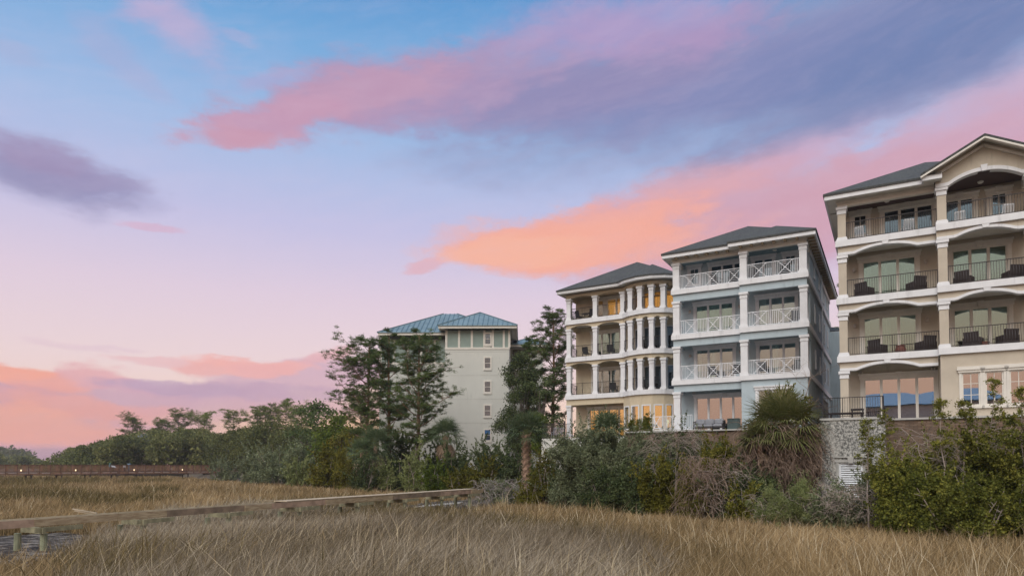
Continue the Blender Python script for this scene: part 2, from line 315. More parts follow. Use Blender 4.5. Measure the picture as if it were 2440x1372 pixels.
# ------------------------------------------------------------------ mesh helpers
class MB:
    def __init__(s): s.v = []; s.f = []
    def add(s, vs, fs):
        b = len(s.v); s.v += [tuple(v) for v in vs]; s.f += [tuple(b+i for i in f) for f in fs]; return s
    def box(s, x0, x1, y0, y1, z0, z1):
        return s.add([(x0, y0, z0), (x1, y0, z0), (x1, y1, z0), (x0, y1, z0), (x0, y0, z1), (x1, y0, z1), (x1, y1, z1), (x0, y1, z1)],
            [(0, 3, 2, 1), (4, 5, 6, 7), (0, 1, 5, 4), (1, 2, 6, 5), (2, 3, 7, 6), (3, 0, 4, 7)])
    def cbox(s, c, sx, sy, sz): return s.box(c[0]-sx/2, c[0]+sx/2, c[1]-sy/2, c[1]+sy/2, c[2], c[2]+sz)
    def bar(s, p, q, w_, h_, up=(0, 0, 1)):
        p, q = Vector(p), Vector(q); d = (q-p).normalized(); u = Vector(up)
        if abs(d.dot(u)) > .98: u = Vector((0, 1, 0))
        a = d.cross(u).normalized()*w_/2; b = a.cross(d).normalized()*h_/2
        return s.add([p-a-b, p+a-b, p+a+b, p-a+b, q-a-b, q+a-b, q+a+b, q-a+b],
            [(0, 3, 2, 1), (4, 5, 6, 7), (0, 1, 5, 4), (1, 2, 6, 5), (2, 3, 7, 6), (3, 0, 4, 7)])
    def tube(s, pts, rs, n=6, cap=True):
        pts = [Vector(p) for p in pts]
        if not isinstance(rs, (list, tuple)): rs = [rs]*len(pts)
        vs = []; fs = []
        for i, p in enumerate(pts):
            d = (pts[min(i+1, len(pts)-1)]-pts[max(i-1, 0)]).normalized()
            u = Vector((0, 0, 1)) if abs(d.z) < .9 else Vector((1, 0, 0))
            a = d.cross(u).normalized(); b = a.cross(d)
            for k in range(n):
                t = 2*math.pi*k/n; vs.append(p+(a*math.cos(t)+b*math.sin(t))*rs[i])
        for i in range(len(pts)-1):
            for k in range(n):
                k2 = (k+1) % n; fs.append((i*n+k, i*n+k2, (i+1)*n+k2, (i+1)*n+k))
        if cap: fs.append(tuple(range(n-1, -1, -1))); fs.append(tuple((len(pts)-1)*n+k for k in range(n)))
        return s.add(vs, fs)
    def prism(s, poly, z0, z1):
        n = len(poly)
        return s.add([(x, y, z0) for x, y in poly]+[(x, y, z1) for x, y in poly],
            [tuple(range(n-1, -1, -1)), tuple(range(n, 2*n))]+[(i, (i+1) % n, n+(i+1) % n, n+i) for i in range(n)])
    def vprism(s, prof, y0, y1):      # profile in xz, extruded along y
        n = len(prof)
        return s.add([(x, y0, z) for x, z in prof]+[(x, y1, z) for x, z in prof],
            [tuple(range(n)), tuple(range(2*n-1, n-1, -1))]+[(i, n+i, n+(i+1) % n, (i+1) % n) for i in range(n)])
    def ribbon(s, top, bot, y0, y1):  # strip between two xz polylines, extruded along y
        for i in range(len(top)-1):
            s.vprism([bot[i], bot[i+1], top[i+1], top[i]], y0, y1)
        return s
    def strip(s, path, out, inn, z0, z1):   # band along an xy polyline; out/inn = offsets either side of it
        n = len(path); po = offset(path, out); pi = offset(path, inn)
        for i in range(n-1):
            s.prism([po[i], po[i+1], pi[i+1], pi[i]], z0, z1)
        return s
    def lathe(s, c, prof, n=12):
        vs = []; fs = []
        for r, z in prof:
            for k in range(n):
                t = 2*math.pi*k/n; vs.append((c[0]+r*math.cos(t), c[1]+r*math.sin(t), c[2]+z))
        for i in range(len(prof)-1):
            for k in range(n):
                k2 = (k+1) % n; fs.append((i*n+k, i*n+k2, (i+1)*n+k2, (i+1)*n+k))
        fs.append(tuple(range(n-1, -1, -1))); fs.append(tuple((len(prof)-1)*n+k for k in range(n)))
        return s.add(vs, fs)
    def build(s, name, m, parent=None, smooth=False):
        me = bpy.data.meshes.new(name); me.from_pydata(s.v, [], s.f); me.update()
        if smooth: me.polygons.foreach_set('use_smooth', [True]*len(me.polygons))
        return link(name, me, m, parent)
def offset(path, d):
    """offset an xy polyline to its outward side (towards -y for a left-to-right path)"""
    n = len(path); res = []
    for i in range(n):
        ds = []
        if i > 0: a = Vector(path[i])-Vector(path[i-1]); ds.append(Vector((a.y, -a.x)).normalized())
        if i < n-1: a = Vector(path[i+1])-Vector(path[i]); ds.append(Vector((a.y, -a.x)).normalized())
        nn = sum(ds, Vector((0, 0))).normalized(); k = 1/max(.4, nn.dot(ds[0]))
        res.append((path[i][0]+nn.x*d*k, path[i][1]+nn.y*d*k))
    return res
def link(name, me, m, parent=None):
    if m: me.materials.append(m)
    o = bpy.data.objects.new(name, me); COL.objects.link(o)
    if parent: o.parent = parent
    return o
def npmesh(name, verts, k, m, parent=None, faces=None):
    """fast mesh: verts (N*k,3), each island of k verts one polygon, or faces given as array"""
    me = bpy.data.meshes.new(name); verts = np.asarray(verts, dtype=np.float32).reshape(-1, 3)
    nv = len(verts); me.vertices.add(nv); me.vertices.foreach_set('co', verts.ravel())
    if faces is None: faces = np.arange(nv, dtype=np.int32).reshape(-1, k)
    nf, kk = faces.shape
    me.loops.add(nf*kk); me.loops.foreach_set('vertex_index', faces.astype(np.int32).ravel())
    me.polygons.add(nf); me.polygons.foreach_set('loop_start', np.arange(0, nf*kk, kk, dtype=np.int32))
    me.update(calc_edges=True); me.validate()
    return link(name, me, m, parent)
def empty(name, loc, rz=0):
    o = bpy.data.objects.new(name, None); COL.objects.link(o); o.location = loc; o.rotation_euler = (0, 0, rz); o.empty_display_size = .3; return o
def tag(o, label=None, cat=None, group=None, kind=None):
    if label: o['label'] = label
    if cat: o['category'] = cat
    if group: o['group'] = group
    if kind: o['kind'] = kind
    return o
def copy_tree(o, parent=None):
    c = o.copy(); COL.objects.link(c)
    if parent: c.parent = parent
    for ch in list(o.children): copy_tree(ch, c)
    return c

# ------------------------------------------------------------------ ground
SHORE = [(-400, 230), (100, 230), (430, 190), (500, 150), (600, 120), (750, 95), (950, 75), (1130, 58), (1300, 50), (1600, 38.5), (1750, 34), (2000, 30), (2200, 28.5), (2440, 27), (2900, 24), (3600, 20)]
s_az = np.array([math.atan((x-1220)/F) for x, _ in SHORE]); s_d = np.array([d for _, d in SHORE])
def shore(az): return np.interp(az, s_az, s_d)
rngG = np.random.default_rng(5)
def vnoise(x, y, sc, seed=0):
    """cheap smooth noise from sines"""
    r = np.random.default_rng(seed); t = 0
    for i in range(6):
        a = r.uniform(0, 6.28); k = sc*(1+.5*i); t = t+np.sin((x*math.cos(a)+y*math.sin(a))*k+r.uniform(0, 6.28))/(1+.4*i)
    return t/3.2
def ground_z(x, y):
    az = np.arctan2(x, y); s = shore(az); D = y
    t = np.clip((D-s)/9.0, 0, 1)*(np.abs(az) < 1.3)
    return t*t*(3-2*t)*1.5 + .05*vnoise(x, y, .25, 3)
na, nr = 360, 130
A = np.linspace(-math.pi, math.pi, na, endpoint=False); RR = 2*(4000/2)**np.linspace(0, 1, nr)
gx = np.outer(RR, np.sin(A)); gy = np.outer(RR, np.cos(A)); gz = ground_z(gx, gy)
gv = np.stack([gx, gy, gz], -1).reshape(-1, 3)
idx = np.arange(nr*na).reshape(nr, na); a0 = idx[:-1]; a1 = np.roll(a0, -1, 1); b0 = idx[1:]; b1 = np.roll(b0, -1, 1)
gf = np.stack([a0, b0, b1, a1], -1).reshape(-1, 4)
def groundmat():
    m = bpy.data.materials.new('marsh_mud'); m.use_nodes = True; t = NT(m.node_tree); bs = m.node_tree.nodes['Principled BSDF']
    tc = t.n('ShaderNodeTexCoord'); n = t.noise(tc.outputs['Object'], .35, 6, .65); n2 = t.noise(tc.outputs['Object'], 6, 5, .7)
    c = t.mix(t.sm(n, .35, .65), (.07, .05, .03), (.16, .115, .065)); c = t.mix(t.m('MULTIPLY', n2, .6), c, (.05, .04, .03))
    t.put(bs.inputs['Base Color'], c); bs.inputs['Roughness'].default_value = .9; return m
g = npmesh('ground', gv, 4, groundmat(), faces=gf); tag(g, kind='structure')
# bare wet mud: two sheets draped just above the ground
def mudmat():
    m = bpy.data.materials.new('wet_grey_mud'); m.use_nodes = True; t = NT(m.node_tree); bs = m.node_tree.nodes['Principled BSDF']
    tc = t.n('ShaderNodeTexCoord'); n = t.noise(t.vmul(tc.outputs['Object'], (1, 1.3, 1)), 1.6, 8, .75); n2 = t.noise(tc.outputs['Object'], 5, 6, .7)
    c = t.mix(t.sm(n, .47, .60), (.045, .036, .028), (.27, .235, .195)); c = t.mix(t.m('MULTIPLY', t.sm(n2, .5, .65), .7), c, (.03, .028, .03))
    t.put(bs.inputs['Base Color'], c); t.put(bs.inputs['Roughness'], t.sm(n2,   .35, .65, .6, 1.0))
    bs.inputs['Specular IOR Level'].default_value = .15; bp = t.n('ShaderNodeBump'); bp.inputs['Strength'].default_value = .9; bp.inputs['Distance'].default_value = .08
    t.put(bp.inputs['Height'], n2); t.put(bs.inputs['Normal'], bp.outputs[0]); return m
M_MUD = mudmat()
def gp(x, y):  # ground point (z=0) seen at a pixel
    r = ray(x, y); k = -CAMZ/r.z; return (r.x*k, r.y*k)
def pin(px_, py_, poly):
    inside = np.zeros(px_.shape, bool); n = len(poly)
    for i in range(n):
        x0, y0 = poly[i]; x1, y1 = poly[(i+1) % n]
        c = ((y0 > py_) != (y1 > py_)) & (px_ < (x1-x0)*(py_-y0)/(y1-y0+1e-9)+x0); inside ^= c
    return inside
MUD1 = [gp(-160, 1400), gp(60, 1398), gp(150, 1372), gp(185, 1330), gp(215, 1296), gp(215, 1276), gp(120, 1272), gp(0, 1280), gp(-160, 1284)]
MUD2 = [gp(940, 1226), gp(1060, 1240), gp(1170, 1228), gp(1235, 1204), gp(1200, 1186), gp(1040, 1196), gp(960, 1206)]
for k_, MP in enumerate((MUD1, MUD2)):
    xs = [p[0] for p in MP]; ys = [p[1] for p in MP]
    mx, my = np.meshgrid(np.arange(min(xs)-.5, max(xs)+.5, .22), np.arange(min(ys)-.5, max(ys)+.5, .22))
    mz = ground_z(mx, my)+.04+.035*vnoise(mx, my, 1.3, 8)+.02*vnoise(my, mx, 4.1, 9)
    ii = np.arange(mx.size).reshape(mx.shape)
    ff = np.stack([ii[:-1, :-1], ii[:-1, 1:], ii[1:, 1:], ii[1:, :-1]], -1).reshape(-1, 4)
    cxm = mx.ravel()[ff].mean(1); cym = my.ravel()[ff].mean(1)
    ff = ff[pin(cxm+.3*vnoise(cxm, cym, 1.5, 4), cym, MP)]
    o = npmesh('mud', np.stack([mx, my, mz], -1), 4, M_MUD, faces=ff); tag(o, kind='structure')

# ------------------------------------------------------------------ houses
def house(name, label, x, D, ang):
    p = pt(x, HOR, D); h = empty(name, (p.x, p.y, 0), -ang); tag(h, label, 'house'); h['a'] = ang
    del h['a']; HA[h.name] = (p.x, p.y, ang); return h
HA = {}
def local_t(h, px_, depth):
    """facade coordinate seen at pixel column px_ for something at local depth"""
    X0, Y0, a = HA[h.name]; k = (px_-1220)/F
    ux, uy, dx, dy = math.cos(a), -math.sin(a), math.sin(a), math.cos(a)
    return (k*(Y0+depth*dy)-(X0+depth*dx))/(ux-k*uy)
def to_world(h, t, y, z):
    X0, Y0, a = HA[h.name]
    return Vector((X0+t*math.cos(a)+y*math.sin(a), Y0-t*math.sin(a)+y*math.cos(a), z))

def wall_open(mb, x0, x1, z0, z1, y0, y1, ops):
    xs = sorted({x0, x1, *[v for o in ops for v in o[:2]]}); xs = [v for v in xs if x0 <= v <= x1]
    for i in range(len(xs)-1):
        a, b = xs[i], xs[i+1]; cuts = sorted([(o[2], o[3]) for o in ops if o[0] <= a+1e-6 and o[1] >= b-1e-6])
        z = z0
        for c, d in cuts:
            if c > z: mb.box(a, b, y0, y1, z, c)
            z = max(z, d)
        if z < z1: mb.box(a, b, y0, y1, z, z1)
def opening(h, kind, x0, x1, z0, z1, y, n, trim, glass, curtains=(), munt=None, surround=.2, key=False, label=None, flip=1):
    """framed glazed opening in the wall plane y (front face), panes and curtains as its sub-parts"""
    mb = MB(); s = surround
    mb.box(x0-s, x0, y-.05, y+.1, z0, z1); mb.box(x1, x1+s, y-.05, y+.1, z0, z1)
    mb.box(x0-s-.05, x1+s+.05, y-.09, y+.1, z1, z1+s*1.1); mb.box(x0-s-.1, x1+s+.1, y-.14, y+.1, z1+s*1.1, z1+s*1.1+.09)
    if kind == 'window': mb.box(x0-s-.05, x1+s+.05, y-.1, y+.1, z0-.12, z0)
    if key:
        c = (x0+x1)/2; mb.vprism([(c-.1, z1-.02), (c+.1, z1-.02), (c+.16, z1+s*1.1+.12), (c-.16, z1+s*1.1+.12)], y-.19, y)
    fw = .07; w_ = (x1-x0)/n
    for i in range(n):
        a = x0+i*w_; b = a+w_
        mb.box(a, a+fw, y+.0, y+.1, z0, z1-fw); mb.box(b-fw, b, y+.0, y+.1, z0, z1-fw)
        mb.box(a, b, y+.001, y+.099, z1-fw, z1); mb.box(a+fw, b-fw, y+.001, y+.099, z0, z0+fw*1.3)
        if munt:
            nx, nz_ = munt
            for k in range(1, nx): xx = a+fw+(w_-2*fw)*k/nx; mb.box(xx-.015, xx+.015, y+.025, y+.055, z0+fw, z1-fw)
            for k in range(1, nz_): zz = z0+(z1-z0)*k/nz_; mb.box(a+fw, b-fw, y+.026, y+.054, zz-.015, zz+.015)
    fr = mb.build(kind, trim, h)
    for i in range(n):
        a = x0+i*w_+fw; b = x0+(i+1)*w_-fw
        MB().box(a, b, y+.06, y+.068, z0+fw*1.3, z1-fw).build('pane', glass, fr)
    for (a, b) in curtains:
        mc = MB(); k = 14; pts_ = [(a+(b-a)*i/k, y+.2+.05*math.sin(i*1.9)) for i in range(k+1)]
        mc.strip(pts_, .006, -.006, z0+.02, z1+.02).build('curtain', M_CURT, fr)
    return fr
def column(h, x, y, z0, z1, w_=.44, m=None, cap=None):
    m = m or M_TRIM; cap = cap or M_TRIM; mb = MB(); a = w_/2
    mb.box(x-a, x+a, y-a, y+a, z0+.24, z1-.34)
    c = mb.build('column', m, h)
    tb = MB(); bb = MB()
    bb.box(x-a-.07, x+a+.07, y-a-.07, y+a+.07, z0, z0+.16); bb.box(x-a-.035, x+a+.035, y-a-.035, y+a+.035, z0+.16, z0+.24)
    tb.box(x-a-.03, x+a+.03, y-a-.03, y+a+.03, z1-.42, z1-.341)
    tb.box(x-a-.02, x+a+.02, y-a-.02, y+a+.02, z1-.34, z1-.16); tb.box(x-a-.08, x+a+.08, y-a-.08, y+a+.08, z1-.16, z1)
    tb.build('capital', cap, c); bb.build('base', cap, c)
def iron_rail(h, p0, p1, z, ht=1.02, belly=.1, posts=1, m=None, name='railing'):
    mb = MB(); p0 = Vector((*p0, z)); p1 = Vector((*p1, z)); L = (p1-p0).length; d = (p1-p0)/L; n = Vector((d.y, -d.x, 0))
    up = Vector((0, 0, 1))
    mb.bar(p0+up*ht, p1+up*ht, .055, .035); mb.bar(p0+up*.09, p1+up*.09, .03, .03)
    k = max(2, int(L/.115))
    for i in range(1, k):
        q = p0+d*(L*i/k)
        if belly:
            prof = [(.09, 0), (.25, belly), (.42, belly*.9), (.62, belly*.1), (.8, -.02), (ht, 0)]
            for (a, b), (c, e) in zip(prof[:-1], prof[1:]): mb.bar(q+up*a+n*b, q+up*c+n*e, .017, .017)
        else: mb.bar(q+up*.09, q+up*ht, .017, .017)
    for i in range(posts+2):
        q = p0+d*(.03+(L-.06)*i/(posts+1)); mb.bar(q, q+up*(ht+.0), .035, .035, (1, 0, 0))
    return mb.build(name, m or M_IRON, h)
def cross_rail(h, p0, p1, z, pattern, ht=1.02, m=None, name='railing'):
    """white rail of pickets alternating with crossed panels; pattern: list of (kind, weight)"""
    mb = MB(); p0 = Vector((*p0, z)); p1 = Vector((*p1, z)); L = (p1-p0).length; d = (p1-p0)/L; up = Vector((0, 0, 1)); n = Vector((d.y, -d.x, 0))
    mb.bar(p0+up*ht, p1+up*ht, .055, .04); mb.bar(p0+up*.08, p1+up*.08, .035, .035)
    tot = sum(w_ for _, w_ in pattern); t = 0
    for kd, w_ in pattern:
        a = L*t/tot; b = L*(t+w_)/tot; t += w_
        if kd == 'p':
            k = max(2, round((b-a)/.115))
            for i in range(k+1): q = p0+d*(a+(b-a)*i/k); mb.bar(q+up*.08, q+up*ht, .026, .026)
        else:
            A_, B_ = p0+d*a, p0+d*b
            mb.bar(A_+up*.08+n*.012, B_+up*ht+n*.014, .024, .034); mb.bar(A_+up*ht-n*.014, B_+up*.08-n*.014, .024, .034)
            k = 7
            for i in range(1, k):
                f = i/k; lo = min(f, 1-f)      # horizontals in the side triangles stop at the diagonals
                zz = up*(.08+(ht-.08)*f)
                mb.bar(A_+d*((b-a)*lo)+zz, B_-d*((b-a)*lo)+zz, .012, .02)
            hq = (b-a)/2
            for i in (1, 2, 3):
                f = i/4*.5
                for s_ in (1, -1):
                    q = (A_ if s_ == 1 else B_)+d*s_*(b-a)*f
                    mb.bar(q+up*(.08+(ht-.08)*f), q+up*(ht-(ht-.08)*f), .014, .014)
            mb.bar(A_+up*.08, A_+up*ht, .022, .022); mb.bar(B_+up*.08, B_+up*ht, .022, .022)
    return mb.build(name, m or M_WHITEMETAL, h)
def hip(mb, x0, x1, y0, y1, z, slope, back_gable=False):
    w_ = (x1-x0)/2; cx = (x0+x1)/2; hgt = w_*slope
    a = (cx, y0+w_, z+hgt); b = (cx, y1-w_, z+hgt); t = .12
    vs = [(x0, y0, z), (x1, y0, z), (x1, y1, z), (x0, y1, z), a, b, (x0, y0, z-t), (x1, y0, z-t), (x1, y1, z-t), (x0, y1, z-t)]
    mb.add(vs, [(0, 1, 4), (1, 2, 5, 4), (2, 3, 5), (3, 0, 4, 5), (0, 6, 7, 1), (1, 7, 8, 2), (2, 8, 9, 3), (3, 9, 6, 0), (6, 9, 8, 7)])
def arch_z(x, a, b, zf, rise, flat):
    if x <= a+flat or x >= b-flat: return zf
    t = (x-a-flat)/(b-a-2*flat)*2-1
    return zf+rise*(1-abs(t)**2.2)
FL = [5.45, 9.08, 12.38, 15.68]; CEIL = 17.95
PD = 1.9      # porch depth
C1, C2, C3 = .22, 5.03, 8.85; WID = 9.07; LEN = 18.5; PO = .45
def row_house(h, style):
    tan = style == 'tan'
    MW = M_TAN if tan else M_BLUE; MT = M_CREAM if tan else M_TRIM; band = M_TRIM
    # --- shell
    mb = MB()
    ops = []; specs = []
    for i, z in enumerate(FL):
        if i == 0:
            specs.append(('sliding_door', 1.15, 4.68, z+.04, z+2.5, PD, 4, G_PEACH, [], None, True))
        elif i < 3:
            specs.append(('sliding_door', 1.17, 3.87, z+.04, z+2.45, PD, 3, G_TEAL if (tan or i == 2) else G_GREY, [(1.25, 1.6), (2.0, 2.45), (3.15, 3.5)] if i == 2 else [(2.0, 2.55), (1.3, 1.5)], None, tan))
            specs.append(('sliding_door', 5.6, 8.1, z+.04, z+2.45, PD, 3, G_TEAL if tan else G_GREY, [(5.7, 6.15)] if i == 2 else [(6.3, 6.9)], None, tan))
        else:
            specs.append(('window', .75, 1.45, z+.75, z+1.98, PD, 1, G_DARK, [], (2, 2), tan))
            specs.append(('sliding_door', 2.3, 4.75, z+.04, z+1.98, PD, 3, G_DARK, [], None, tan))
            specs.append(('sliding_door', 5.35, 6.65, z+.04, z+1.98, PD, 2, G_DARK, [], None, tan))
            specs.append(('window', 7.45, 8.15, z+.75, z+1.98, PD, 1, G_DARK, [], (2, 2), tan))
    wall_open(mb, .25, WID-.25, FL[0]-2, CEIL+.2, PD, PD+.22, [(s[1], s[2], s[3], s[4]) for s in specs])
    # side and back walls
    sops = []
    for z in FL[1:]:
        sops += [(4.5, 5.1, z+.9, z+2.1), (8.2, 8.8, z+.9, z+2.1), (12.2, 13.0, z+.7, z+2.2), (15.6, 16.2, z+.9, z+2.1)]
    for sx in (0, 1):
        xa, xb = (.25, .03) if sx == 0 else (WID-.25, WID-.03)
        sm_ = MB(); wall_open(sm_, PD-.0, LEN, FL[0]-4, CEIL+.2, min(xa, xb), max(xa, xb), sops)
        mb.add([(y, x, z) for x, y, z in sm_.v], [tuple(reversed(f)) for f in sm_.f])
    mb.box(.03, WID-.03, LEN, LEN+.2, FL[0]-4, CEIL+.2)
    # projecting ground-floor room in the right bay
    if True:
        w1, w2 = C2-.2, C3+.2
        if tan: gops = [(5.74, 6.54, 6.0, 7.75), (6.75, 7.53, 6.0, 7.75), (7.76, 8.54, 6.0, 7.75)]
        else: gops = [(5.9, 7.9, 6.0, 8.05)]
        wall_open(mb, w1, w2, FL[0]-3, FL[1]-.32, -PO, -PO+.2, gops)
        mb.box(w1, w1+.2, -PO+.2, PD, FL[0]-3, FL[1]-.32); mb.box(w2-.2, w2, -PO+.2, PD, FL[0]-3, FL[1]-.32)
    mb.build('wall', MW, h)
    for k_, x0, x1, z0, z1, y, n, gl, cu, mu, key in specs:
        opening(h, k_, x0, x1, z0, z1, y, n, MT, gl, cu, mu, .2 if tan else .17, key)
    if tan:
        for (a, b, c, d) in gops: opening(h, 'window', a, b, c, d, -PO, 1, MT, G_PEACH, [], (2, 3), .11)
        MB().box(5.55, 8.75, -PO-.12, -PO-.01, 7.96, 8.06).build('window_cornice', MT, h)
    else: opening(h, 'window', 5.9, 7.9, 6.0, 8.05, -PO, 2, MT, G_GREY, [], (1, 2), .16)
    for x in (0, 1):   # side windows
        for (a, b, c, d) in sops:
            xx = .02 if x == 0 else WID-.02
            fr = MB()
            s_ = -1 if x == 0 else 1
            x_in, x_out = (xx, xx+s_*.05)
            X_ = sorted((x_in, x_out))
            fr.box(X_[0], X_[1], a-.1, a, c-.1, d+.1); fr.box(X_[0], X_[1], b, b+.1, c-.1, d+.1)
            fr.box(X_[0], X_[1], a, b, d, d+.1); fr.box(X_[0], X_[1], a, b, c-.1, c)
            f_ = fr.build('window', MT, h)
            MB().box(xx-s_*.08-.004, xx-s_*.08+.004, a, b, c, d).build('pane', G_DARK, f_)
    # --- floors, bands and beams
    front = [(0, 0), (C2-.27, 0), (C2-.27, -PO), (WID, -PO)]
    for i, z in enumerate(FL[1:]):
        fp = MB().prism([(.02, .02), (C2-.25, .02), (C2-.25, -PO+.02), (WID-.02, -PO+.02), (WID-.02, PD-.003), (.02, PD-.003)], z-.3, z-.02)
        fp.box(.26, WID-.26, PD+.225, LEN-.01, z-.3, z-.02)
        fp.build('balcony_floor', M_CREAM if tan else M_TRIM, h)
        b = MB()
        b.box(-.12, C2-.28, -.14, .0, z-.32, z+.03); b.box(C2-.28, WID+.12, -PO-.14, -PO, z-.32, z+.03)
        b.box(-.12, -.0, 0, PD+.2, z-.32, z+.03); b.box(WID, WID+.12, -PO, LEN, z-.32, z+.03); b.box(C2-.28, C2-.2, -PO, -.001, z-.32, z+.03)
        b.build('slab_band', band, h)
        # spandrel below
        sp = MB()
        if tan:
            for a, bb, y, solid in ((0, C2-.28, 0, False), (C2-.26, WID, -PO, i == 0)):
                if solid: continue
                n = 28; xs = [a+(bb-a)*k/n for k in range(n+1)]
                lo = [(x, arch_z(x, a+.4, bb-.4, z-.66, .30, .45)) for x in xs]
                sp.ribbon([(x, z-.315) for x in xs], lo, y+.001, y+.3)
                tr = MB(); tr.ribbon([(x, zz+.0) for x, zz in lo], [(x, zz-.15) for x, zz in lo], y-.08, y+.3)
                c = (a+bb)/2; tr.vprism([(c-.12, z-.5), (c+.12, z-.5), (c+.17, z-.30), (c-.17, z-.30)], y-.13, y+.02)
                tr.build('arch_trim', MT if False else M_TRIM, h)
            sp.build('spandrel', MW, h)
            sp2 = MB(); sp2.box(0, .3, .3, PD, z-.66, z-.315); sp2.box(WID-.3, WID, -PO+.3, PD, z-.66, z-.315); sp2.build('side_beam', MW, h)
        else:
            sp.box(0, C2-.28, .001, .3, z-.82, z-.315)
            if i > 0: sp.box(C2-.26, WID, -PO+.001, -PO+.3, z-.82, z-.315)
            sp.box(.0, .3, .3, PD, z-.82, z-.315)
            if i > 0: sp.box(WID-.3, WID, -PO+.3, PD, z-.82, z-.315)
            sp.build('spandrel', MW, h)
    # --- columns
    for i, z in enumerate(FL):
        drop = .81 if tan else .82
        top = (FL[i+1]-drop) if i < 3 else CEIL-.28
        cm = M_TAN if tan else M_TRIM
        column(h, C1, .22, z if i else z-.05, top, .42 if tan else .46, cm)
        if i > 0:
            column(h, C2, -PO+.22, z, top if i < 3 else top+(.0), .42 if tan else .46, cm)
            column(h, C3, -PO+.22, z, top, .42 if tan else .46, cm)
    # --- railings
    for i, z in enumerate(FL[1:]):
        if tan:
            iron_rail(h, (C1+.2, .08), (C2-.2, .08), z+.03); iron_rail(h, (C2+.2, -PO+.08), (C3-.2, -PO+.08), z+.03)
            iron_rail(h, (.12, PD), (.12, .45), z+.03, belly=0, posts=0); iron_rail(h, (WID-.12, 0), (WID-.12, PD), z+.03, belly=0, posts=0)
        else:
            P_ = [('p', .35), ('x', 1), ('p', .75), ('x', 1), ('p', .75), ('x', 1)]
            if i < 2: P_ = [('p', .45), ('x', 1), ('p', .75), ('x', 1), ('p', .75), ('x', 1)]
            cross_rail(h, (C1+.25, .1), (C2-.25, .1), z+.03, P_)
            cross_rail(h, (C2+.25, -PO+.1), (C3-.25, -PO+.1), z+.03, [('p', .35), ('x', 1), ('p', .8), ('x', 1), ('p', .45)])
            cross_rail(h, (.12, PD), (.12, .5), z+.03, [('p', 1)]); cross_rail(h, (WID-.12, 0), (WID-.12, PD), z+.03, [('p', 1)])
    # --- top beam, soffit, roof
    ce = MB().prism([(-.0, .02), (C2-.25, .02), (C2-.25, -PO+.02), (WID, -PO+.02), (WID, PD), (0, PD)], CEIL-.02, CEIL+.04) if not tan else MB().box(.0, C2-.25, .02, PD, CEIL-.02, CEIL+.04).box(C2-.249, WID, -PO+.02, PD, CEIL+.20, CEIL+.24)
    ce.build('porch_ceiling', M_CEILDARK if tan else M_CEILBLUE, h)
    fz = MB(); fz.box(0, C2-.28, 0, .28, CEIL-.28, CEIL-.021)
    fz.box(0, .28, .28, PD, CEIL-.28, CEIL-.021)
    if not tan: fz.box(WID-.28, WID, -PO+.28, PD, CEIL-.28, CEIL-.021)
    if tan:
        a, bb = C2-.26, WID; n = 28; xs = [a+(bb-a)*k/n for k in range(n+1)]
        lo = [(x, arch_z(x, a+.35, bb-.35, CEIL-.28, .0, .3)) for x in xs]
    if not tan: fz.box(C2-.26, WID, -PO, -PO+.28, CEIL-.28, CEIL-.021)
    fz.build('frieze', M_CREAM, h)
    ov = .62; ez = CEIL+.16
    so_ = MB()
    if tan:
        so_.box(-ov+.1, C2-.3, -ov+.1, PD, ez-.1, ez-.06); so_.box(-ov+.1, WID+ov-.1, PD+.2, LEN+ov-.1, ez-.1, ez-.06); so_.box(WID, WID+ov-.1, -PO-ov+.1, PD+.2, ez-.1, ez-.06)
        so_.box(C2-.27-ov+.1, C2+.0, -PO-ov+.1, -PO-.02, ez-.1, ez-.06)
    else: so_.box(-ov+.1, WID+ov-.1, -ov+.1, LEN+ov-.1, ez-.1, ez-.06); so_.box(C2-.27-ov+.1, WID+ov-.099, -PO-ov+.1, -ov+.1, ez-.1, ez-.06)
    so_.box(-.06, C2-.28, -.06, -.001, CEIL-.1, ez-.101)
    if not tan: so_.box(C2-.30, WID+.06, -PO-.06, -PO-.001, CEIL-.1, ez-.101)
    so_.build('soffit', M_CREAM, h)
    fa = MB()
    L0 = C2-.27-ov
    fa.box(-ov, L0, -ov, -ov+.1, ez-.14, ez+.12); fa.box(-ov, -ov+.1, -ov+.1, LEN+ov, ez-.14, ez+.12)
    fa.box(WID+ov-.1, WID+ov, -PO-ov+.1, LEN+ov, ez-.14, ez+.12)
    if tan:
        fa.box(L0, L0+.9, -PO-ov, -PO-ov+.1, ez-.14, ez+.12); fa.box(WID+ov-.9, WID+ov, -PO-ov, -PO-ov+.1, ez-.14, ez+.12)
    else: fa.box(L0, WID+ov, -PO-ov, -PO-ov+.1, ez-.14, ez+.12)
    fa.box(L0, L0+.1, -PO-ov+.1, -ov+.1, ez-.14, ez+.12)
    fa.build('fascia', M_TRIM, h)
    rf = MB(); e = ov+.06; SL = .53
    if not tan: hip(rf, -e, WID+e, -e, LEN+e, ez+.22, SL)
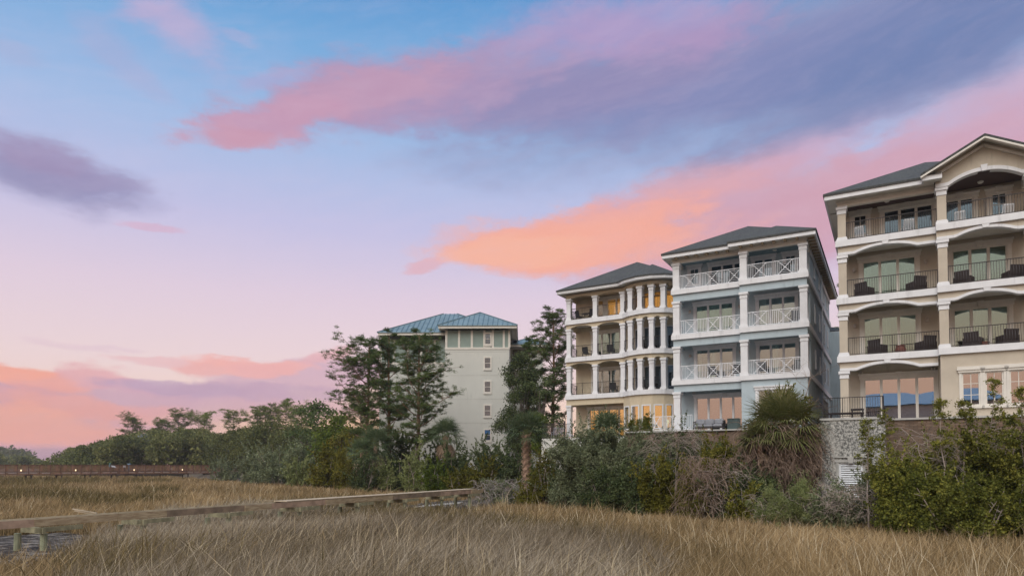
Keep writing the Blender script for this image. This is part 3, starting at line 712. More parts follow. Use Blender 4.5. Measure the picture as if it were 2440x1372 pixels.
    if tan:
        hx0, hx1, hy0, hy1, hz0, yc, xc = -e, WID+e, -e, LEN+e, ez+.22, -.25, C2-.3; hw_ = (hx1-hx0)/2; q_ = yc-hy0
        A_ = ((hx0+hx1)/2, hy0+hw_, hz0+hw_*SL); B_ = ((hx0+hx1)/2, hy1-hw_, hz0+hw_*SL)
        for dz_ in (0, -.12):
            F_ = lambda x, y, z: (x, y, z+dz_)
            V_ = [F_(hx0, hy0, hz0), F_(xc, hy0, hz0), F_(xc, yc, hz0+q_*SL), F_(hx1-q_, yc, hz0+q_*SL), F_(*A_), F_(*B_), F_(hx1, yc, hz0), F_(hx1, hy1, hz0), F_(hx0, hy1, hz0)]
            rf.add(V_, [(0, 1, 2, 3, 4), (3, 6, 7, 5, 4), (7, 8, 5), (8, 0, 4, 5)])
        for (a_, b_) in (((hx0, hy0), (xc, hy0)), ((hx0, hy1), (hx0, hy0)), ((hx1, yc), (hx1, hy1))):
            rf.add([(*a_, hz0), (*b_, hz0), (*b_, hz0-.12), (*a_, hz0-.12)], [(0, 1, 2, 3)])
    if tan:
        x0, x1 = L0-.06, WID+e; cx = (x0+x1)/2; hw = (x1-x0)/2; zz = ez+.22; yb = 3.5; y0 = -PO-ov-.1
        pk = zz+hw*SL
        for s_ in (-1, 1):
            ex = cx+s_*hw
            rf.add([(ex, y0, zz), (cx, y0, pk), (cx, yb, pk), (ex, yb, zz), (ex, y0, zz-.1), (cx, y0, pk-.1), (cx, yb, pk-.1), (ex, yb, zz-.1)],
                [(0, 1, 2, 3), (4, 7, 6, 5), (0, 4, 5, 1), (0, 3, 7, 4)])
        rf.add([(x0, y0, zz-.1), (x0+.95, y0, zz-.1), (x0+.95, y0+.5, zz+.12), (x0, y0+.5, zz-.1)], [(0, 1, 2, 3)])
        gb = MB(); gx0, gx1 = C2-.26, WID; gh = hw*SL
        # gable face with arched opening below
        n = 30; xs = [gx0+(gx1-gx0)*k/n for k in range(n+1)]
        lo = [(x, arch_z(x, gx0+.35, gx1-.35, CEIL-.27, .5, .2)) for x in xs]
        gw = MB(); top = [(x, zz-.12+(1-abs(x-cx)/hw)*gh) for x in xs]
        gw.ribbon(top, lo, -PO-.012, -PO+.27)
        gw.build('gable', M_TAN, h)
        tr = MB(); tr.ribbon([(x, z_+.17) for x, z_ in lo], [(x, z_-.02) for x, z_ in lo], -PO-.1, -PO+.29)
        tr.vprism([(cx-.1, CEIL+.18), (cx+.1, CEIL+.18), (cx+.15, CEIL+.5), (cx-.15, CEIL+.5)], -PO-.16, -PO-.01)
        tr.build('arch_trim', M_TRIM, h); MB().box(WID-.28, WID, -PO+.28, PD, CEIL-.28, CEIL+.195).build('side_beam', M_CREAM, h)
        rk = MB()
        for s_ in (-1, 1):
            rk.bar((cx+s_*hw, y0+.06, zz-.2), (cx, y0+.06, pk-.2), .09, .2, (0, 1, 0)); 
            rk.bar((cx+s_*(hw-.7), -PO-.08, zz-.0), (cx, -PO-.08, pk-.36), .12, .12, (0, 1, 0))
            rk.add([(cx+s_*hw, y0+.1, zz-.13), (cx, y0+.1, pk-.13), (cx, -PO, pk-.13), (cx+s_*hw, -PO, zz-.13)], [(0, 1, 2, 3)])
        rk.build('rake_board', M_CREAM, h)
    else:
        hip(rf, L0-.06, WID+e, -PO-e, 6, ez+.22, SL)
        MB_ = mat('ochre_bracket', (.40, .31, .20), .8, .2)
        ks = [x for x in np.arange(.35, C2-.9, .72)]
        for x in ks: MB().box(x-.08, x+.08, -.5, -.062, CEIL-.06, ez-.102).build('bracket', MB_, h)
        for x in np.arange(C2-.1, WID, .72): MB().box(x-.08, x+.08, -PO-.5, -PO-.062, CEIL-.06, ez-.102).build('bracket', MB_, h)
        for y in np.arange(-.3, LEN, .72): MB().box(WID+.062, WID+.5, y-.08, y+.08, CEIL-.06, ez-.102).build('bracket', MB_, h)
        sd = MB()
        sd.box(WID, WID+.06, PD, LEN, CEIL-.45, CEIL-.1); sd.build('side_frieze', M_TRIM, h)
    rf.build('roof', M_SHING, h)
    # downpipe + floodlights
    dp = MB(); dp.tube([(WID+.1, 9.6, CEIL), (WID+.1, 9.6, 4)], .05); dp.build('downpipe', M_WHITEMETAL, h)
    for x in (1.0, 4.6):
        fl = MB(); fl.cbox((x, PD-.04, FL[1]-.75), .12, .08, .12); fl.lathe((x-.07, PD-.14, FL[1]-.82), [(.03, 0), (.06, .1), (.06, .12)]); fl.lathe((x+.07, PD-.14, FL[1]-.82), [(.03, 0), (.06, .1), (.06, .12)])
        fl.build('floodlight', M_LIGHT, h)
AN = R(29.1)
H3 = house('tan_house', 'tan stucco four storey house with arched balconies and black iron railings under a front gable', 2005, 38.6, AN); row_house(H3, 'tan')
H2 = house('blue_house', 'pale blue four storey house with white crossed railings and bracketed dark hip roof', 1607, 49.5, AN); row_house(H2, 'blue')
# rear wing roof of the blue house
wg = MB(); hip(wg, WID-3, WID+1.6, LEN+.7, LEN+9, 15.2, .4); wg.build('rear_wing_roof', M_SHING, H2)
wg = MB(); wg.box(WID-2.6, WID+1.1, LEN+.21, LEN+8.6, 2, 15.0); wg.build('rear_wing', M_BLUE, H2)
wg = MB(); wg.box(WID-2.9, WID+1.5, LEN+.65, LEN+8.9, 14.9, 15.1); wg.build('rear_wing_soffit', M_TRIM, H2)

for hh_, mm_ in ((H3, M_TAN), (H2, M_BLUE)):
    for fl_ in (1, 2):
        for x_ in (.75, 4.35): MB().lathe((0, 0, 0), [(.05, 0), (.09, .05), (.09, .2), (.04, .26)], 8).build('wall_lamp', M_LIGHT, hh_).location = (x_, PD-.1, FL[fl_]+1.9)
    for x_ in (2.5, 6.9): MB().lathe((x_, 1.0, CEIL-.09 if (x_ < 5 or hh_ is H2) else CEIL+.10), [(.1, 0), (.14, .04), (.14, .09)], 10).build('ceiling_lamp', mat('milk_glass', (.7, .68, .62), .4), hh_)
# ---- yellow house with the bow
A1 = R(31)
H1 = house('yellow_house', 'pale yellow four storey house with round columned bow and lit ground floor', 1350, 60, A1)
XB0, XB1 = 5.35, 9.65
BOW = [(0, 0), (2.75, 0), (XB0, 0), (6.15, -.62), (7.15, -.95), (8.15, -.92), (9.05, -.55), (XB1, 0)]
def yellow(h):
    MW = M_YEL; W1 = XB1
    wall = [(.25, PD), (5.6, PD), (6.5, PD-.55), (8.5, PD-.55), (9.4, PD), (9.6, PD)]
    specs = []
    for i, z in enumerate(FL):
        if i == 0: specs.append(('sliding_door', 1.35, 5.1, z+.04, z+2.45, 4, M_LIT and G_WARM))
        elif i == 3: specs += [('window', 1.9, 2.75, z+.04, z+1.95, 1, G_WARM), ('sliding_door', 3.1, 4.85, z+.04, z+1.95, 2, G_WARM)]
        else: specs += [('sliding_door', 1.7, 4.3, z+.04, z+2.3, 3, G_TEAL if i == 2 else G_GREY)]
    mb = MB()
    wall_open(mb, .25, 5.6, FL[0]-3, CEIL+.2, PD, PD+.2, [s[1:5] for s in specs])
    # bow inner wall: facets with openings done in facet frames
    seg = wall[1:5]
    mb.box(.03, .25, PD, 16, FL[0]-4, CEIL+.2); mb.box(W1-.2, W1, PD-.0, 16, FL[0]-4, CEIL+.2); mb.box(.03, W1, 16, 16.2, FL[0]-4, CEIL+.2)
    wl = mb.build('wall', MW, h)
    for s in specs:
        opening(h, s[0], s[1], s[2], s[3], s[4], PD, s[5], M_CREAM, s[6], [(1.8, 2.1)] if s[6] is G_TEAL else [], None, .16)
    bw = MB(); rooms = MB()
    def facet(p, q, z0, z1, ops, y_t, glass):
        """vertical wall facet between xy points, openings in its own coordinates"""
        p, q = Vector(p), Vector(q); L = (q-p).length; d = (q-p)/L; n = Vector((-d.y, d.x))
        m_ = MB(); wall_open(m_, 0, L, z0, z1, 0, .18, ops)
        bw.add([(p.x+d.x*x+n.x*y, p.y+d.y*x+n.y*y, z) for x, y, z in m_.v], m_.f)
        for (a, b, c, e) in ops:
            f = MB(); f.box(a-.1, a, -.03, .08, c-.1, e+.1); f.box(b, b+.1, -.03, .08, c-.1, e+.1); f.box(a, b, -.03, .08, e, e+.1); f.box(a, b, -.03, .08, c-.1, c)
            f.v = [(p.x+d.x*x+n.x*y, p.y+d.y*x+n.y*y, z) for x, y, z in f.v]
            fo = f.build('window', M_TRIM, h)
            g_ = MB(); g_.box(a, b, .05, .058, c, e); g_.v = [(p.x+d.x*x+n.x*y, p.y+d.y*x+n.y*y, z) for x, y, z in g_.v]
            g_.build('pane', glass, fo)
    for i, z in enumerate(FL):
        top = FL[i+1]-.3 if i < 3 else CEIL+.1
        if i == 0:
            bp = BOW[2:]
            for a, b in zip(bp[:-1], bp[1:]):
                L = (Vector(b)-Vector(a)).length; facet(a, b, z-3, FL[1]-.38, [(L*.24, L*.82, z+.55, z+2.35)], 0, G_WARM)
        else:
            for k, (a, b) in enumerate(zip(seg[:-1], seg[1:])):
                L = (Vector(b)-Vector(a)).length
                ops = [(L*.2, L*.8, z+.1, z+(2.2 if i < 3 else 1.9))] if k != 1 else [(.25, .95, z+.1, z+(2.2 if i < 3 else 1.9)), (1.1, 1.8, z+.1, z+(2.2 if i < 3 else 1.9))]
                facet(a, b, z-.3, top, ops, 0, G_DARK if i < 3 else G_WARM)
    bw.build('bow_wall', MW, h)
    # lit rooms: ground floor and top floor give off warm light
    lr = MB(); lr.box(.5, W1-.4, PD+2.2, PD+2.25, FL[0], FL[1]-.4); lr.build('lit_room', M_LIT, h)
    lr = MB(); lr.box(2.0, W1-.4, PD+2.2, PD+2.25, FL[3], CEIL-.1); lr.build('lit_room', M_LIT, h)
    for x in (1.7, 6.6, 8.7):
        tl = MB().lathe((x, PD+.9 if x < 3 else PD-.6, FL[0]+.75), [(.02, 0), (.1, .3), (.16, .3), (.1, .55)]).build('table_lamp', M_BULB, h)
    # floors, bands, arches
    for i, z in enumerate(FL[1:]):
        pl = MB().prism([(.02, .02)]+[(x, y+.02) for x, y in BOW[1:-1]]+[(W1-.02, .02), (W1-.02, 3), (.02, 3)], z-.3, z-.02)
        pl.box(.26, W1-.22, 3.001, 15.99, z-.3, z-.02)
        pl.build('balcony_floor', M_CREAM, h)
        b = MB(); b.strip(BOW, .14, 0, z-.36, z+.03); b.box(-.14, 0, 0.001, PD+.2, z-.36, z+.03); b.build('slab_band', M_TRIM, h)
        sp = MB()
        # straight part: two arches; bow: small arches per facet
        if i > 0:
            for (a, b_) in zip(BOW[:-1], BOW[1:]):
                p, q = Vector(a), Vector(b_); L = (q-p).length; d = (q-p)/L; n = Vector((-d.y, d.x)); k = 16
                m_ = MB(); xs = [L*j/k for j in range(k+1)]
                e_ = .2
                lo = [(x, arch_z(x, e_, L-e_, z-.74, min(.24, L*.14), 0.02)) for x in xs]
                m_.ribbon([(x, z-.355) for x in xs], lo, .01, .3)
                sp.add([(p.x+d.x*x+n.x*y, p.y+d.y*x+n.y*y, zz) for x, y, zz in m_.v], m_.f)
            sp.box(.0, .3, .31, PD, z-.74, z-.355)
        else:
            sp.strip(BOW, -.005, -.3, z-.86, z-.355); sp.box(.0, .3, .31, PD, z-.86, z-.355)
        sp.build('spandrel', MW, h)
    cols = [(.22, .2), (2.75, .2), (5.3, .16), (6.2, -.44), (7.15, -.74), (8.12, -.72), (9.0, -.38)]
    for i, z in enumerate(FL):
        top = FL[i+1]-.74 if i in (1, 2) else (CEIL-.33 if i == 3 else FL[1]-.86)
        for k, (x, y) in enumerate(cols):
            if i == 0 and k > 0: continue
            column(h, x, y, z, top, .38, M_TRIM)
        if i:
            for k in range(len(cols)-1):
                (xa, ya), (xb, yb) = cols[k], cols[k+1]; d = (Vector(cols[k+1])-Vector(cols[k])).normalized()
                iron_rail(h, (xa+d.x*.2, ya+d.y*.2-.06), (xb-d.x*.2, yb-d.y*.2-.06), z+.03, posts=1 if k < 2 else 0, belly=.12)
            iron_rail(h, (.1, PD), (.1, .42), z+.03, belly=.1, posts=0)
    ce = MB().prism([(0, .02)]+[(x, y+.02) for x, y in BOW[1:-1]]+[(W1, .02), (W1, 3), (0, 3)], CEIL+.0, CEIL+.05); ce.build('porch_ceiling', M_CEILTAN, h)
    fz = MB()
    for (a, b_) in zip(BOW[:-1], BOW[1:]):
        p, q = Vector(a), Vector(b_); L = (q-p).length; d = (q-p)/L; n = Vector((-d.y, d.x)); k = 12
        m_ = MB(); xs = [L*j/k for j in range(k+1)]
        m_.ribbon([(x, CEIL-.005) for x in xs], [(x, arch_z(x, .2, L-.2, CEIL-.33, .14, .02)) for x in xs], 0, .28)
        fz.add([(p.x+d.x*x+n.x*y, p.y+d.y*x+n.y*y, zz) for x, y, zz in m_.v], m_.f)
    fz.box(0, .28, .281, PD, CEIL-.33, CEIL-.005)
    fz.build('frieze', MW, h)
    ov = .62; ez = CEIL+.18
    eave = offset(BOW, ov); eave[0] = (-ov, -ov); eave[2] = (XB0-.25, -ov); eave = eave[:-1]+[(W1+ov, -.3)]
    so_ = MB().prism(eave+[(W1+ov, 16+ov), (-ov, 16+ov)], ez-.08, ez-.03); so_.build('soffit', M_CREAM, h)
    fa = MB().strip(eave, .0, -.1, ez-.12, ez+.14); fa.box(-ov-.001, -ov+.099, -ov+.1, 16+ov, ez-.12, ez+.14); fa.box(W1+ov-.1, W1+ov, 0, 16+ov, ez-.12, ez+.14); fa.build('fascia', M_TRIM, h)
    rf = MB(); e = ov+.05; SLP = .57
    hip(rf, -e, W1+e, -e, 16+e, ez+.22, SLP)
    # bow roof: facets from the curved eave to a peak
    ev = offset(BOW, e)[2:]; ev[0] = (XB0-.3, -e); ev[-1] = (W1+e, -.3); pk = (7.35, 1.7, ez+.22+1.75)
    vs = [(x, y, ez+.22) for x, y in ev]+[(W1+e, 4, ez+.22), (XB0-.6, 4, ez+.22), pk, (7.35, 4.5, pk[2])]; n = len(ev)
    rf.add(vs, [(k, k+1, n+2) for k in range(n-1)]+[(n-1, n, n+3, n+2), (n+1, 0, n+2, n+3)])
    rf.strip(ev, 0, -.05, ez+.1, ez+.219)
    rf.build('roof', M_SHING, h)
    fl = MB().cbox((1.05, PD-.04, FL[1]-1.1), .12, .08, .12); fl.lathe((1.0, PD-.14, FL[1]-1.15), [(.03, 0), (.06, .1), (.06, .12)]); fl.build('floodlight', M_LIGHT, h)
yellow(H1)

# ------------------------------------------------------------------ condominium block
CZ = CAMZ
def cond():
    D = 88.0
    h = empty('apartment_building', (*pt(1060, HOR, D).xy, 0), R(-1.0)); tag(h, 'big white apartment block with blue green standing seam metal roof behind the pines', 'building')
    s = D/F
    x1 = (1213-1060)*s; zE = CZ+(HOR-783)*s   # eave height of the front block
    xl = (897-1060)*s*1.02
    zb = CZ+(HOR-831)*s
    mb = MB()
    wx0, wx1 = (1155-1060)*s, (1168-1060)*s
    ops = [(wx0, wx1, CZ+(HOR-yc-12)*s, CZ+(HOR-yc+12)*s) for yc in (806, 864, 921, 978, 1036)]
    fb = MB(); wall_open(fb, 0, x1, 0, zb, 0, .3, ops)
    fb.box(x1-.3, x1, .3, 9, 0, zE-.1); fb.box(0, .3, .3, 2.5, 0, zE-.1)
    fb.box(xl, 0, 2.2, 2.5, 0, zb-1.5); fb.box(xl, xl+.3, 2.5, 14, 0, zE-1.2)
    fb.box(x1, x1+4.6, 9, 9.3, 0, zE-.7); fb.box(x1+4.3, x1+4.6, 9.3, 20, 0, zE-.7)
    fb.box(xl-.45, xl+1.0, 10, 10.3, 0, zE-.9); fb.box(xl-.45, xl-.15, 10.3, 20, 0, zE-.9)
    fb.box(0, x1, 8.7, 9.0, 0, zE-.2); fb.box(xl, 0, 13.7, 14, 0, zE-1.2); fb.build('wall', M_CONDO, h)
    # top storey: green panels and white battens
    gp_ = MB(); wall_open(gp_, 0, x1, zb+.25, zE-.1, .06, .3, ops); gp_.box(xl, 0, 2.26, 2.5, zb-1.35, zE-.9)
    gp_.build('green_panels', mat('sage_panel', (.27, .33, .30), .8, .06, 1), h)
    tr = MB(); tr.box(-.06, x1+.06, -.06, .3, zb, zb+.25)
    for f in (0, .2, .4, .595, .73, .9, .985): tr.box(x1*f, x1*f+.28, -.03, .1, zb+.25, zE-.101)
    tr.box(xl, 0, 2.15, 2.2, zb-1.6, zb-1.35)
    for f in (0, .2, .4, .6, .8, .97): tr.box(xl*(1-f), xl*(1-f)+.28, 2.17, 2.25, zb-1.35, zE-.95)
    tr.build('white_trim', M_CREAM, h)
    for (a, b, c, d) in ops:
        f = MB(); f.box(a-.18, a, -.07, .2, c-.3, d+.2); f.box(b, b+.18, -.07, .2, c-.3, d+.2); f.box(a, b, -.07, .2, d, d+.2); f.box(a-.1, b+.1, -.09, .2, c-.3, c)
        f.box(a, b, .0, .1, (c+d)/2-.03, (c+d)/2+.03)
        fo = f.build('window', M_CREAM, h); MB().box(a, b, .12, .14, c, d).build('pane', G_DARK, fo)
    for k in range(4):
        zz = CZ+(HOR-860-57*k)*s
        f = MB(); f.box(xl+1.0, xl+1.6, 2.12, 2.2, zz-.9, zz+.9); f.build('window', G_DARK, h)
    # right balcony
    bx = x1+.3
    f = MB(); f.box(bx, bx+1.9, 8.6, 8.95, zE-3.6, zE-1.2); f.build('recess_shade_box', M_RECESS_SHADE, h)  # solid box, its dark colour stands in for the shade inside the balcony
    cross_rail(h, (bx, 8.5), (bx+2, 8.5), zE-3.9, [('p', 1)], 1.2)
    f = MB(); f.box(bx-.1, bx+4.4, 8.3, 9, zE-4.2, zE-3.9); f.build('balcony_slab', M_CREAM, h)
    jt = MB()
    for k in range(5): jt.box(.3, x1-.3, -.012, -.002, CZ+(HOR-836-57*k)*s-.03, CZ+(HOR-836-57*k)*s)
    jt.build('control_joints', mat('joint_grey', (.45, .44, .41), .9), h)
    # roofs
    rf = MB(); sm_ = MB()
    def hiproof(x0, x1_, y0, y1, z, slope, seams=True):
        w_ = min(x1_-x0, y1-y0)/2
        if x1_-x0 <= y1-y0: a, b = ((x0+x1_)/2, y0+w_), ((x0+x1_)/2, y1-w_)
        else: a, b = (x0+w_, (y0+y1)/2), (x1_-w_, (y0+y1)/2)
        zt = z+w_*slope
        rf.add([(x0, y0, z), (x1_, y0, z), (x1_, y1, z), (x0, y1, z), (*a, zt), (*b, zt), (x0, y0, z-.08), (x1_, y0, z-.08), (x1_, y1, z-.08), (x0, y1, z-.08)],
            ([(0, 1, 4), (1, 2, 5, 4), (2, 3, 5), (3, 0, 4, 5)] if x1_-x0 <= y1-y0 else [(0, 1, 5, 4), (1, 2, 5), (2, 3, 4, 5), (3, 0, 4)])+[(0, 6, 7, 1), (1, 7, 8, 2), (2, 8, 9, 3), (3, 9, 6, 0), (6, 9, 8, 7)])
        n = int((x1_-x0)/.62)
        for k in range(1, n):
            x = x0+(x1_-x0)*k/n; run = min(x-x0, x1_-x, w_)
            sm_.bar((x, y0, z+.02), (x, y0+run, z+run*slope+.02), .06, .09)
        for y_ in np.arange(y0+.6, y1-.3, .62):
            run = min(y_-y0, y1-y_, w_)
            sm_.bar((x0, y_, z+.02), (x0+run, y_, z+run*slope+.02), .06, .09)
        for c_, e_ in (((x0, y0, z), (*a, zt)), ((x1_, y0, z), ((*a, zt) if x1_-x0 <= y1-y0 else (*b, zt)))):
            sm_.bar(Vector(c_)+Vector((0, 0, .04)), Vector(e_)+Vector((0, 0, .04)), .14, .1)
        return zt
    hiproof(-.9, x1+1.1, -1, 9.5, zE+.35, .54)
    hiproof(xl-.1, x1+.2, 1.0, 16.6, zE-.12, .53)
    hiproof(xl-1.6, xl+6, 8.8, 20, zE-.75, .45)
    hiproof(x1-.5, x1+5.6, 7.8, 19, zE-.5, .45)
    r_ = rf.build('roof', M_METROOF, h); sm_.build('standing_seams', mat('seam_metal', (.12, .20, .24), .4, .1, metallic=.3), r_)
    ev = MB()
    for (a, b, c, d, z) in ((-.8, x1+1.0, -.9, 9.4, zE+.25), (xl-.0, x1+.1, 1.1, 16.5, zE-.22), (xl-1.5, xl+5.9, 8.9, 19.9, zE-.85), (x1-.4, x1+5.5, 7.9, 18.9, zE-.6)):
        ev.box(a, b, c, c+.12, z-.28, z); ev.box(a, a+.12, c+.12, d, z-.28, z); ev.box(b-.12, b, c+.12, d, z-.28, z); ev.box(a+.12, b-.12, c+.12, d-.1, z-.16, z-.1)
    ev.build('eaves', M_CREAM, h)
cond()

# ------------------------------------------------------------------ terraces and retaining walls
def local_thing(h, name, label, cat, t, y, z, group=None):
    p = to_world(h, t, y, z); e = empty(name, p, -HA[h.name][2]); tag(e, label, cat, group); return e
# tabby wall of the tan house
tw = local_thing(H3, 'retaining_wall', 'grey oyster shell concrete wall with louvred white door below the tan house patio', 'wall', 0, 0, 0)
TL, TR_, TY = local_t(H3, 1957, -3.6), local_t(H3, 2112, -3.6), -3.6
lx0, lx1 = local_t(H3, 1998, TY), local_t(H3, 2056, TY)
mb = MB(); wall_open(mb, TL, TR_, 0, 5.28, TY, TY+.4, [(lx0, lx1, 1.0, 3.1)]); mb.box(TL, TL+.4, TY+.4, 4, 0, 5.28); mb.box(TR_-.4, TR_, TY+.4, -1.0, 0, 5.28)
mb.build('wall', M_TABBY, tw)
mb = MB(); mb.box(TL-.05, TR_+.05, TY-.05, -.02, 5.281, 5.40); mb.box(TL-.05, .0, -.02, 4, 5.281, 5.40); mb.build('coping', M_CONC, tw)
mb = MB(); mb.box(lx0-.12, lx0, TY-.04, TY+.3, 1.0, 3.1); mb.box(lx1, lx1+.12, TY-.04, TY+.3, 1.0, 3.1); mb.box(lx0-.18, lx1+.18, TY-.06, TY+.3, 3.1, 3.22); mb.box(lx0-.2, lx1+.25, TY-.08, TY-.01, 3.34, 3.40)
cx_ = (lx0+lx1)/2; mb.vprism([(cx_-.1, 3.05), (cx_+.1, 3.05), (cx_+.15, 3.38), (cx_-.15, 3.38)], TY-.12, TY-.05); mb.build('door_surround', M_CONC, tw)
mb = MB(); mb.box(lx0+.0, lx0+.1, TY+.04, TY+.1, 1.0, 3.1); mb.box(lx1-.1, lx1, TY+.04, TY+.1, 1.0, 3.1); mb.box(lx0+.1, lx1-.1, TY+.041, TY+.099, 3.0, 3.1)
for k in range(17): z_ = 1.1+k*.113; mb.add([(lx0+.1, TY+.04, z_), (lx1-.1, TY+.04, z_), (lx1-.1, TY+.12, z_+.075), (lx0+.1, TY+.12, z_+.075), (lx0+.1, TY+.05, z_-.015), (lx1-.1, TY+.05, z_-.015), (lx1-.1, TY+.13, z_+.06), (lx0+.1, TY+.13, z_+.06)], [(0, 1, 2, 3), (7, 6, 5, 4), (0, 4, 5, 1), (3, 2, 6, 7)])
dr = mb.build('louvred_door', M_WHITEMETAL, tw); MB().cbox((lx1-.05, TY+.0, 2.5), .06, .08, .14).build('handle', M_IRON, dr)
mb = MB(); mb.box(TL+.4, TR_-.4, TY+.42, 1.6, 5.2, 5.27); mb.box(TR_, WID+4, -1.6, 1.8, 5.30, 5.40); mb.build('patio_floor', M_CONC, tw)
rl = iron_rail(tw, (TL+.1, TY+.1), (TR_-.1, TY+.1), 5.40, 1.05, .14, 2); iron_rail(tw, (TR_-.1, TY+.12), (TR_-.1, -1.2), 5.40, 1.05, .14, 0)
iron_rail(tw, (TL+.1, 0), (TL+.1, TY+.12), 5.40, 1.05, 0, 0)
sw = local_thing(H3, 'retaining_wall', 'long brown stacked ledge stone wall under the tan house windows, behind the tall myrtles', 'wall', 0, 0, 0)
MB().box(TR_+.01, WID+14, -2.2, -1.7, 0, 5.28).build('wall', M_STONE, sw); MB().box(TR_+.06, WID+14, -2.28, -1.62, 5.281, 5.38).build('coping', M_CONC, sw)
# stone wall of the blue house
bw_ = local_thing(H2, 'retaining_wall', 'brown stacked stone wall with pale concrete footing below the blue house patio', 'wall', 0, 0, 0)
MB().box(-3, WID+1.4, -2.0, -1.6, 2.45, 5.28).build('wall', M_STONE, bw_); MB().box(-3, WID+1.4, -2.15, -1.55, 5.281, 5.38).build('coping', M_CONC, bw_)
MB().box(-3, WID+1.5, -2.6, -1.59, 0, 2.44).build('footing', M_TABBY, bw_); MB().box(-2.9, WID+1.3, -1.54, 1.9, 5.2, 5.37).build('patio_floor', M_CONC, bw_)
# white wall of the yellow house
yw = local_thing(H1, 'garden_wall', 'plain white stucco wall carrying a dark mesh fence left of the yellow house', 'wall', 0, 0, 0)
WL = local_t(H1, 1293, -1.0)
MB().box(WL, 9.6, -1.2, -.9, 0, 5.3).build('wall', mat('whitewash', (.62, .61, .57), .9, .08, 1.0, stain=.35), yw)
MB().box(WL+.02, WL+.3, -.9, 6, 0, 5.3).build('wall', MATS['whitewash'], yw)
MB().box(WL+.3, 9.6, -.9, 1.9, 5.2, 5.35).build('patio_floor', M_CONC, yw)
mf = MB()
fx1 = local_t(H1, 1346, -1.05)
for k in range(60): x_ = WL+.05+(fx1-WL-.1)*k/59; mf.bar((x_, -1.05, 5.3), (x_, -1.05, 6.6), .012, .012)
for k in range(16): z_ = 5.34+k*.083; mf.bar((WL, -1.05, z_), (fx1, -1.05, z_), .012, .012)
fn = empty('mesh_fence', to_world(H1, 0, 0, 0), -A1); tag(fn, 'dark see-through mesh fence standing on the white garden wall', 'fence')
mf.build('mesh', M_IRON, fn)
mp_ = MB(); mp_.bar((WL+.04, -1.05, 5.3), (WL+.04, -1.05, 6.65), .07, .07, (1, 0, 0)); mp_.bar((fx1, -1.05, 5.3), (fx1, -1.05, 6.8), .09, .09, (1, 0, 0)); mp_.bar((WL, -1.05, 6.62), (fx1, -1.05, 6.62), .05, .05); mp_.build('frame', M_IRON, fn)
iron_rail(fn, (fx1+.1, -1.05), (fx1+.75, -1.05), 5.35, 1.2, .12, 0)
# white rail and stair beside the blue house
wr = empty('patio_railing', to_world(H2, 0, 0, 0), -AN); tag(wr, 'white crossed patio railing with steps at the left of the blue house', 'railing')
r0, r1, r2 = local_t(H2, 1556, -1.3), local_t(H2, 1622, -1.3), local_t(H2, 1650, -1.3)
cross_rail(wr, (r0, -1.3), (r1, -1.3), 5.38, [('x', .8), ('p', 1.1), ('x', 1)], 1.05); cross_rail(wr, (r1, -1.3), (r2, -1.3), 5.38, [('p', 1)], 1.1)
st = MB()
for k in range(7): st.box(r0+1.5+k*.02, r1+.1, -1.0+k*.3, -.74+k*.3, 4.7+k*.0+5.38-5.38+k*.17, 4.76+k*.17)
st.bar((r1, -1.2, 5.2), (r1-.6, -1.2, 4.5), .08, .2); st.build('steps', M_WHITEMETAL, wr)

# ------------------------------------------------------------------ furniture
def armchair():
    r = empty('armchair', (0, 0, 0))
    s = MB().box(-.31, .31, -.3, .28, .12, .40).box(-.27, .27, -.28, .2, .401, .47); s.build('seat', M_WICKER, r)
    b = MB(); b.add([(-.33, .2, .4), (.33, .2, .4), (.33, .3, .4), (-.33, .3, .4), (-.35, .3, .92), (.35, .3, .92), (.35, .38, .92), (-.35, .38, .92)], [(0, 3, 2, 1), (4, 5, 6, 7), (0, 1, 5, 4), (1, 2, 6, 5), (2, 3, 7, 6), (3, 0, 4, 7)]); b.build('backrest', M_WICKER, r)
    for s_ in (-1, 1): MB().box(s_*.36-.05, s_*.36+.05, -.33, .3, .0, .62).build('armrest', M_WICKER, r)
    return r
def rocker():
    r = empty('rocking_chair', (0, 0, 0))
    s = MB()
    for k in range(6): s.box(-.27, .27, -.25+k*.085, -.19+k*.085, .40, .425)
    s.build('seat', M_WCHAIR, r)
    b = MB(); 
    for k in range(7): x = -.22+k*.073; b.bar((x, .24, .42), (x, .42, 1.08), .04, .015)
    b.bar((-.27, .43, 1.1), (.27, .43, 1.1), .03, .09); b.build('backrest', M_WCHAIR, r)
    for s_ in (-1, 1):
        f = MB(); x = s_*.29; f.bar((x, .25, .08), (x, .45, 1.12), .04, .04); f.bar((x, -.25, .06), (x, -.25, .64), .04, .04); f.bar((x, -.3, .65), (x, .32, .66), .07, .03)
        f.build('arm_and_legs', M_WCHAIR, r)
        q = MB(); pts_ = [(x, -.42+.14*k, .02+.0045*(k-3)**2) for k in range(8)]
        for a, c in zip(pts_[:-1], pts_[1:]): q.bar(a, c, .035, .04)
        q.build('rocker', M_WCHAIR, r)
    return r
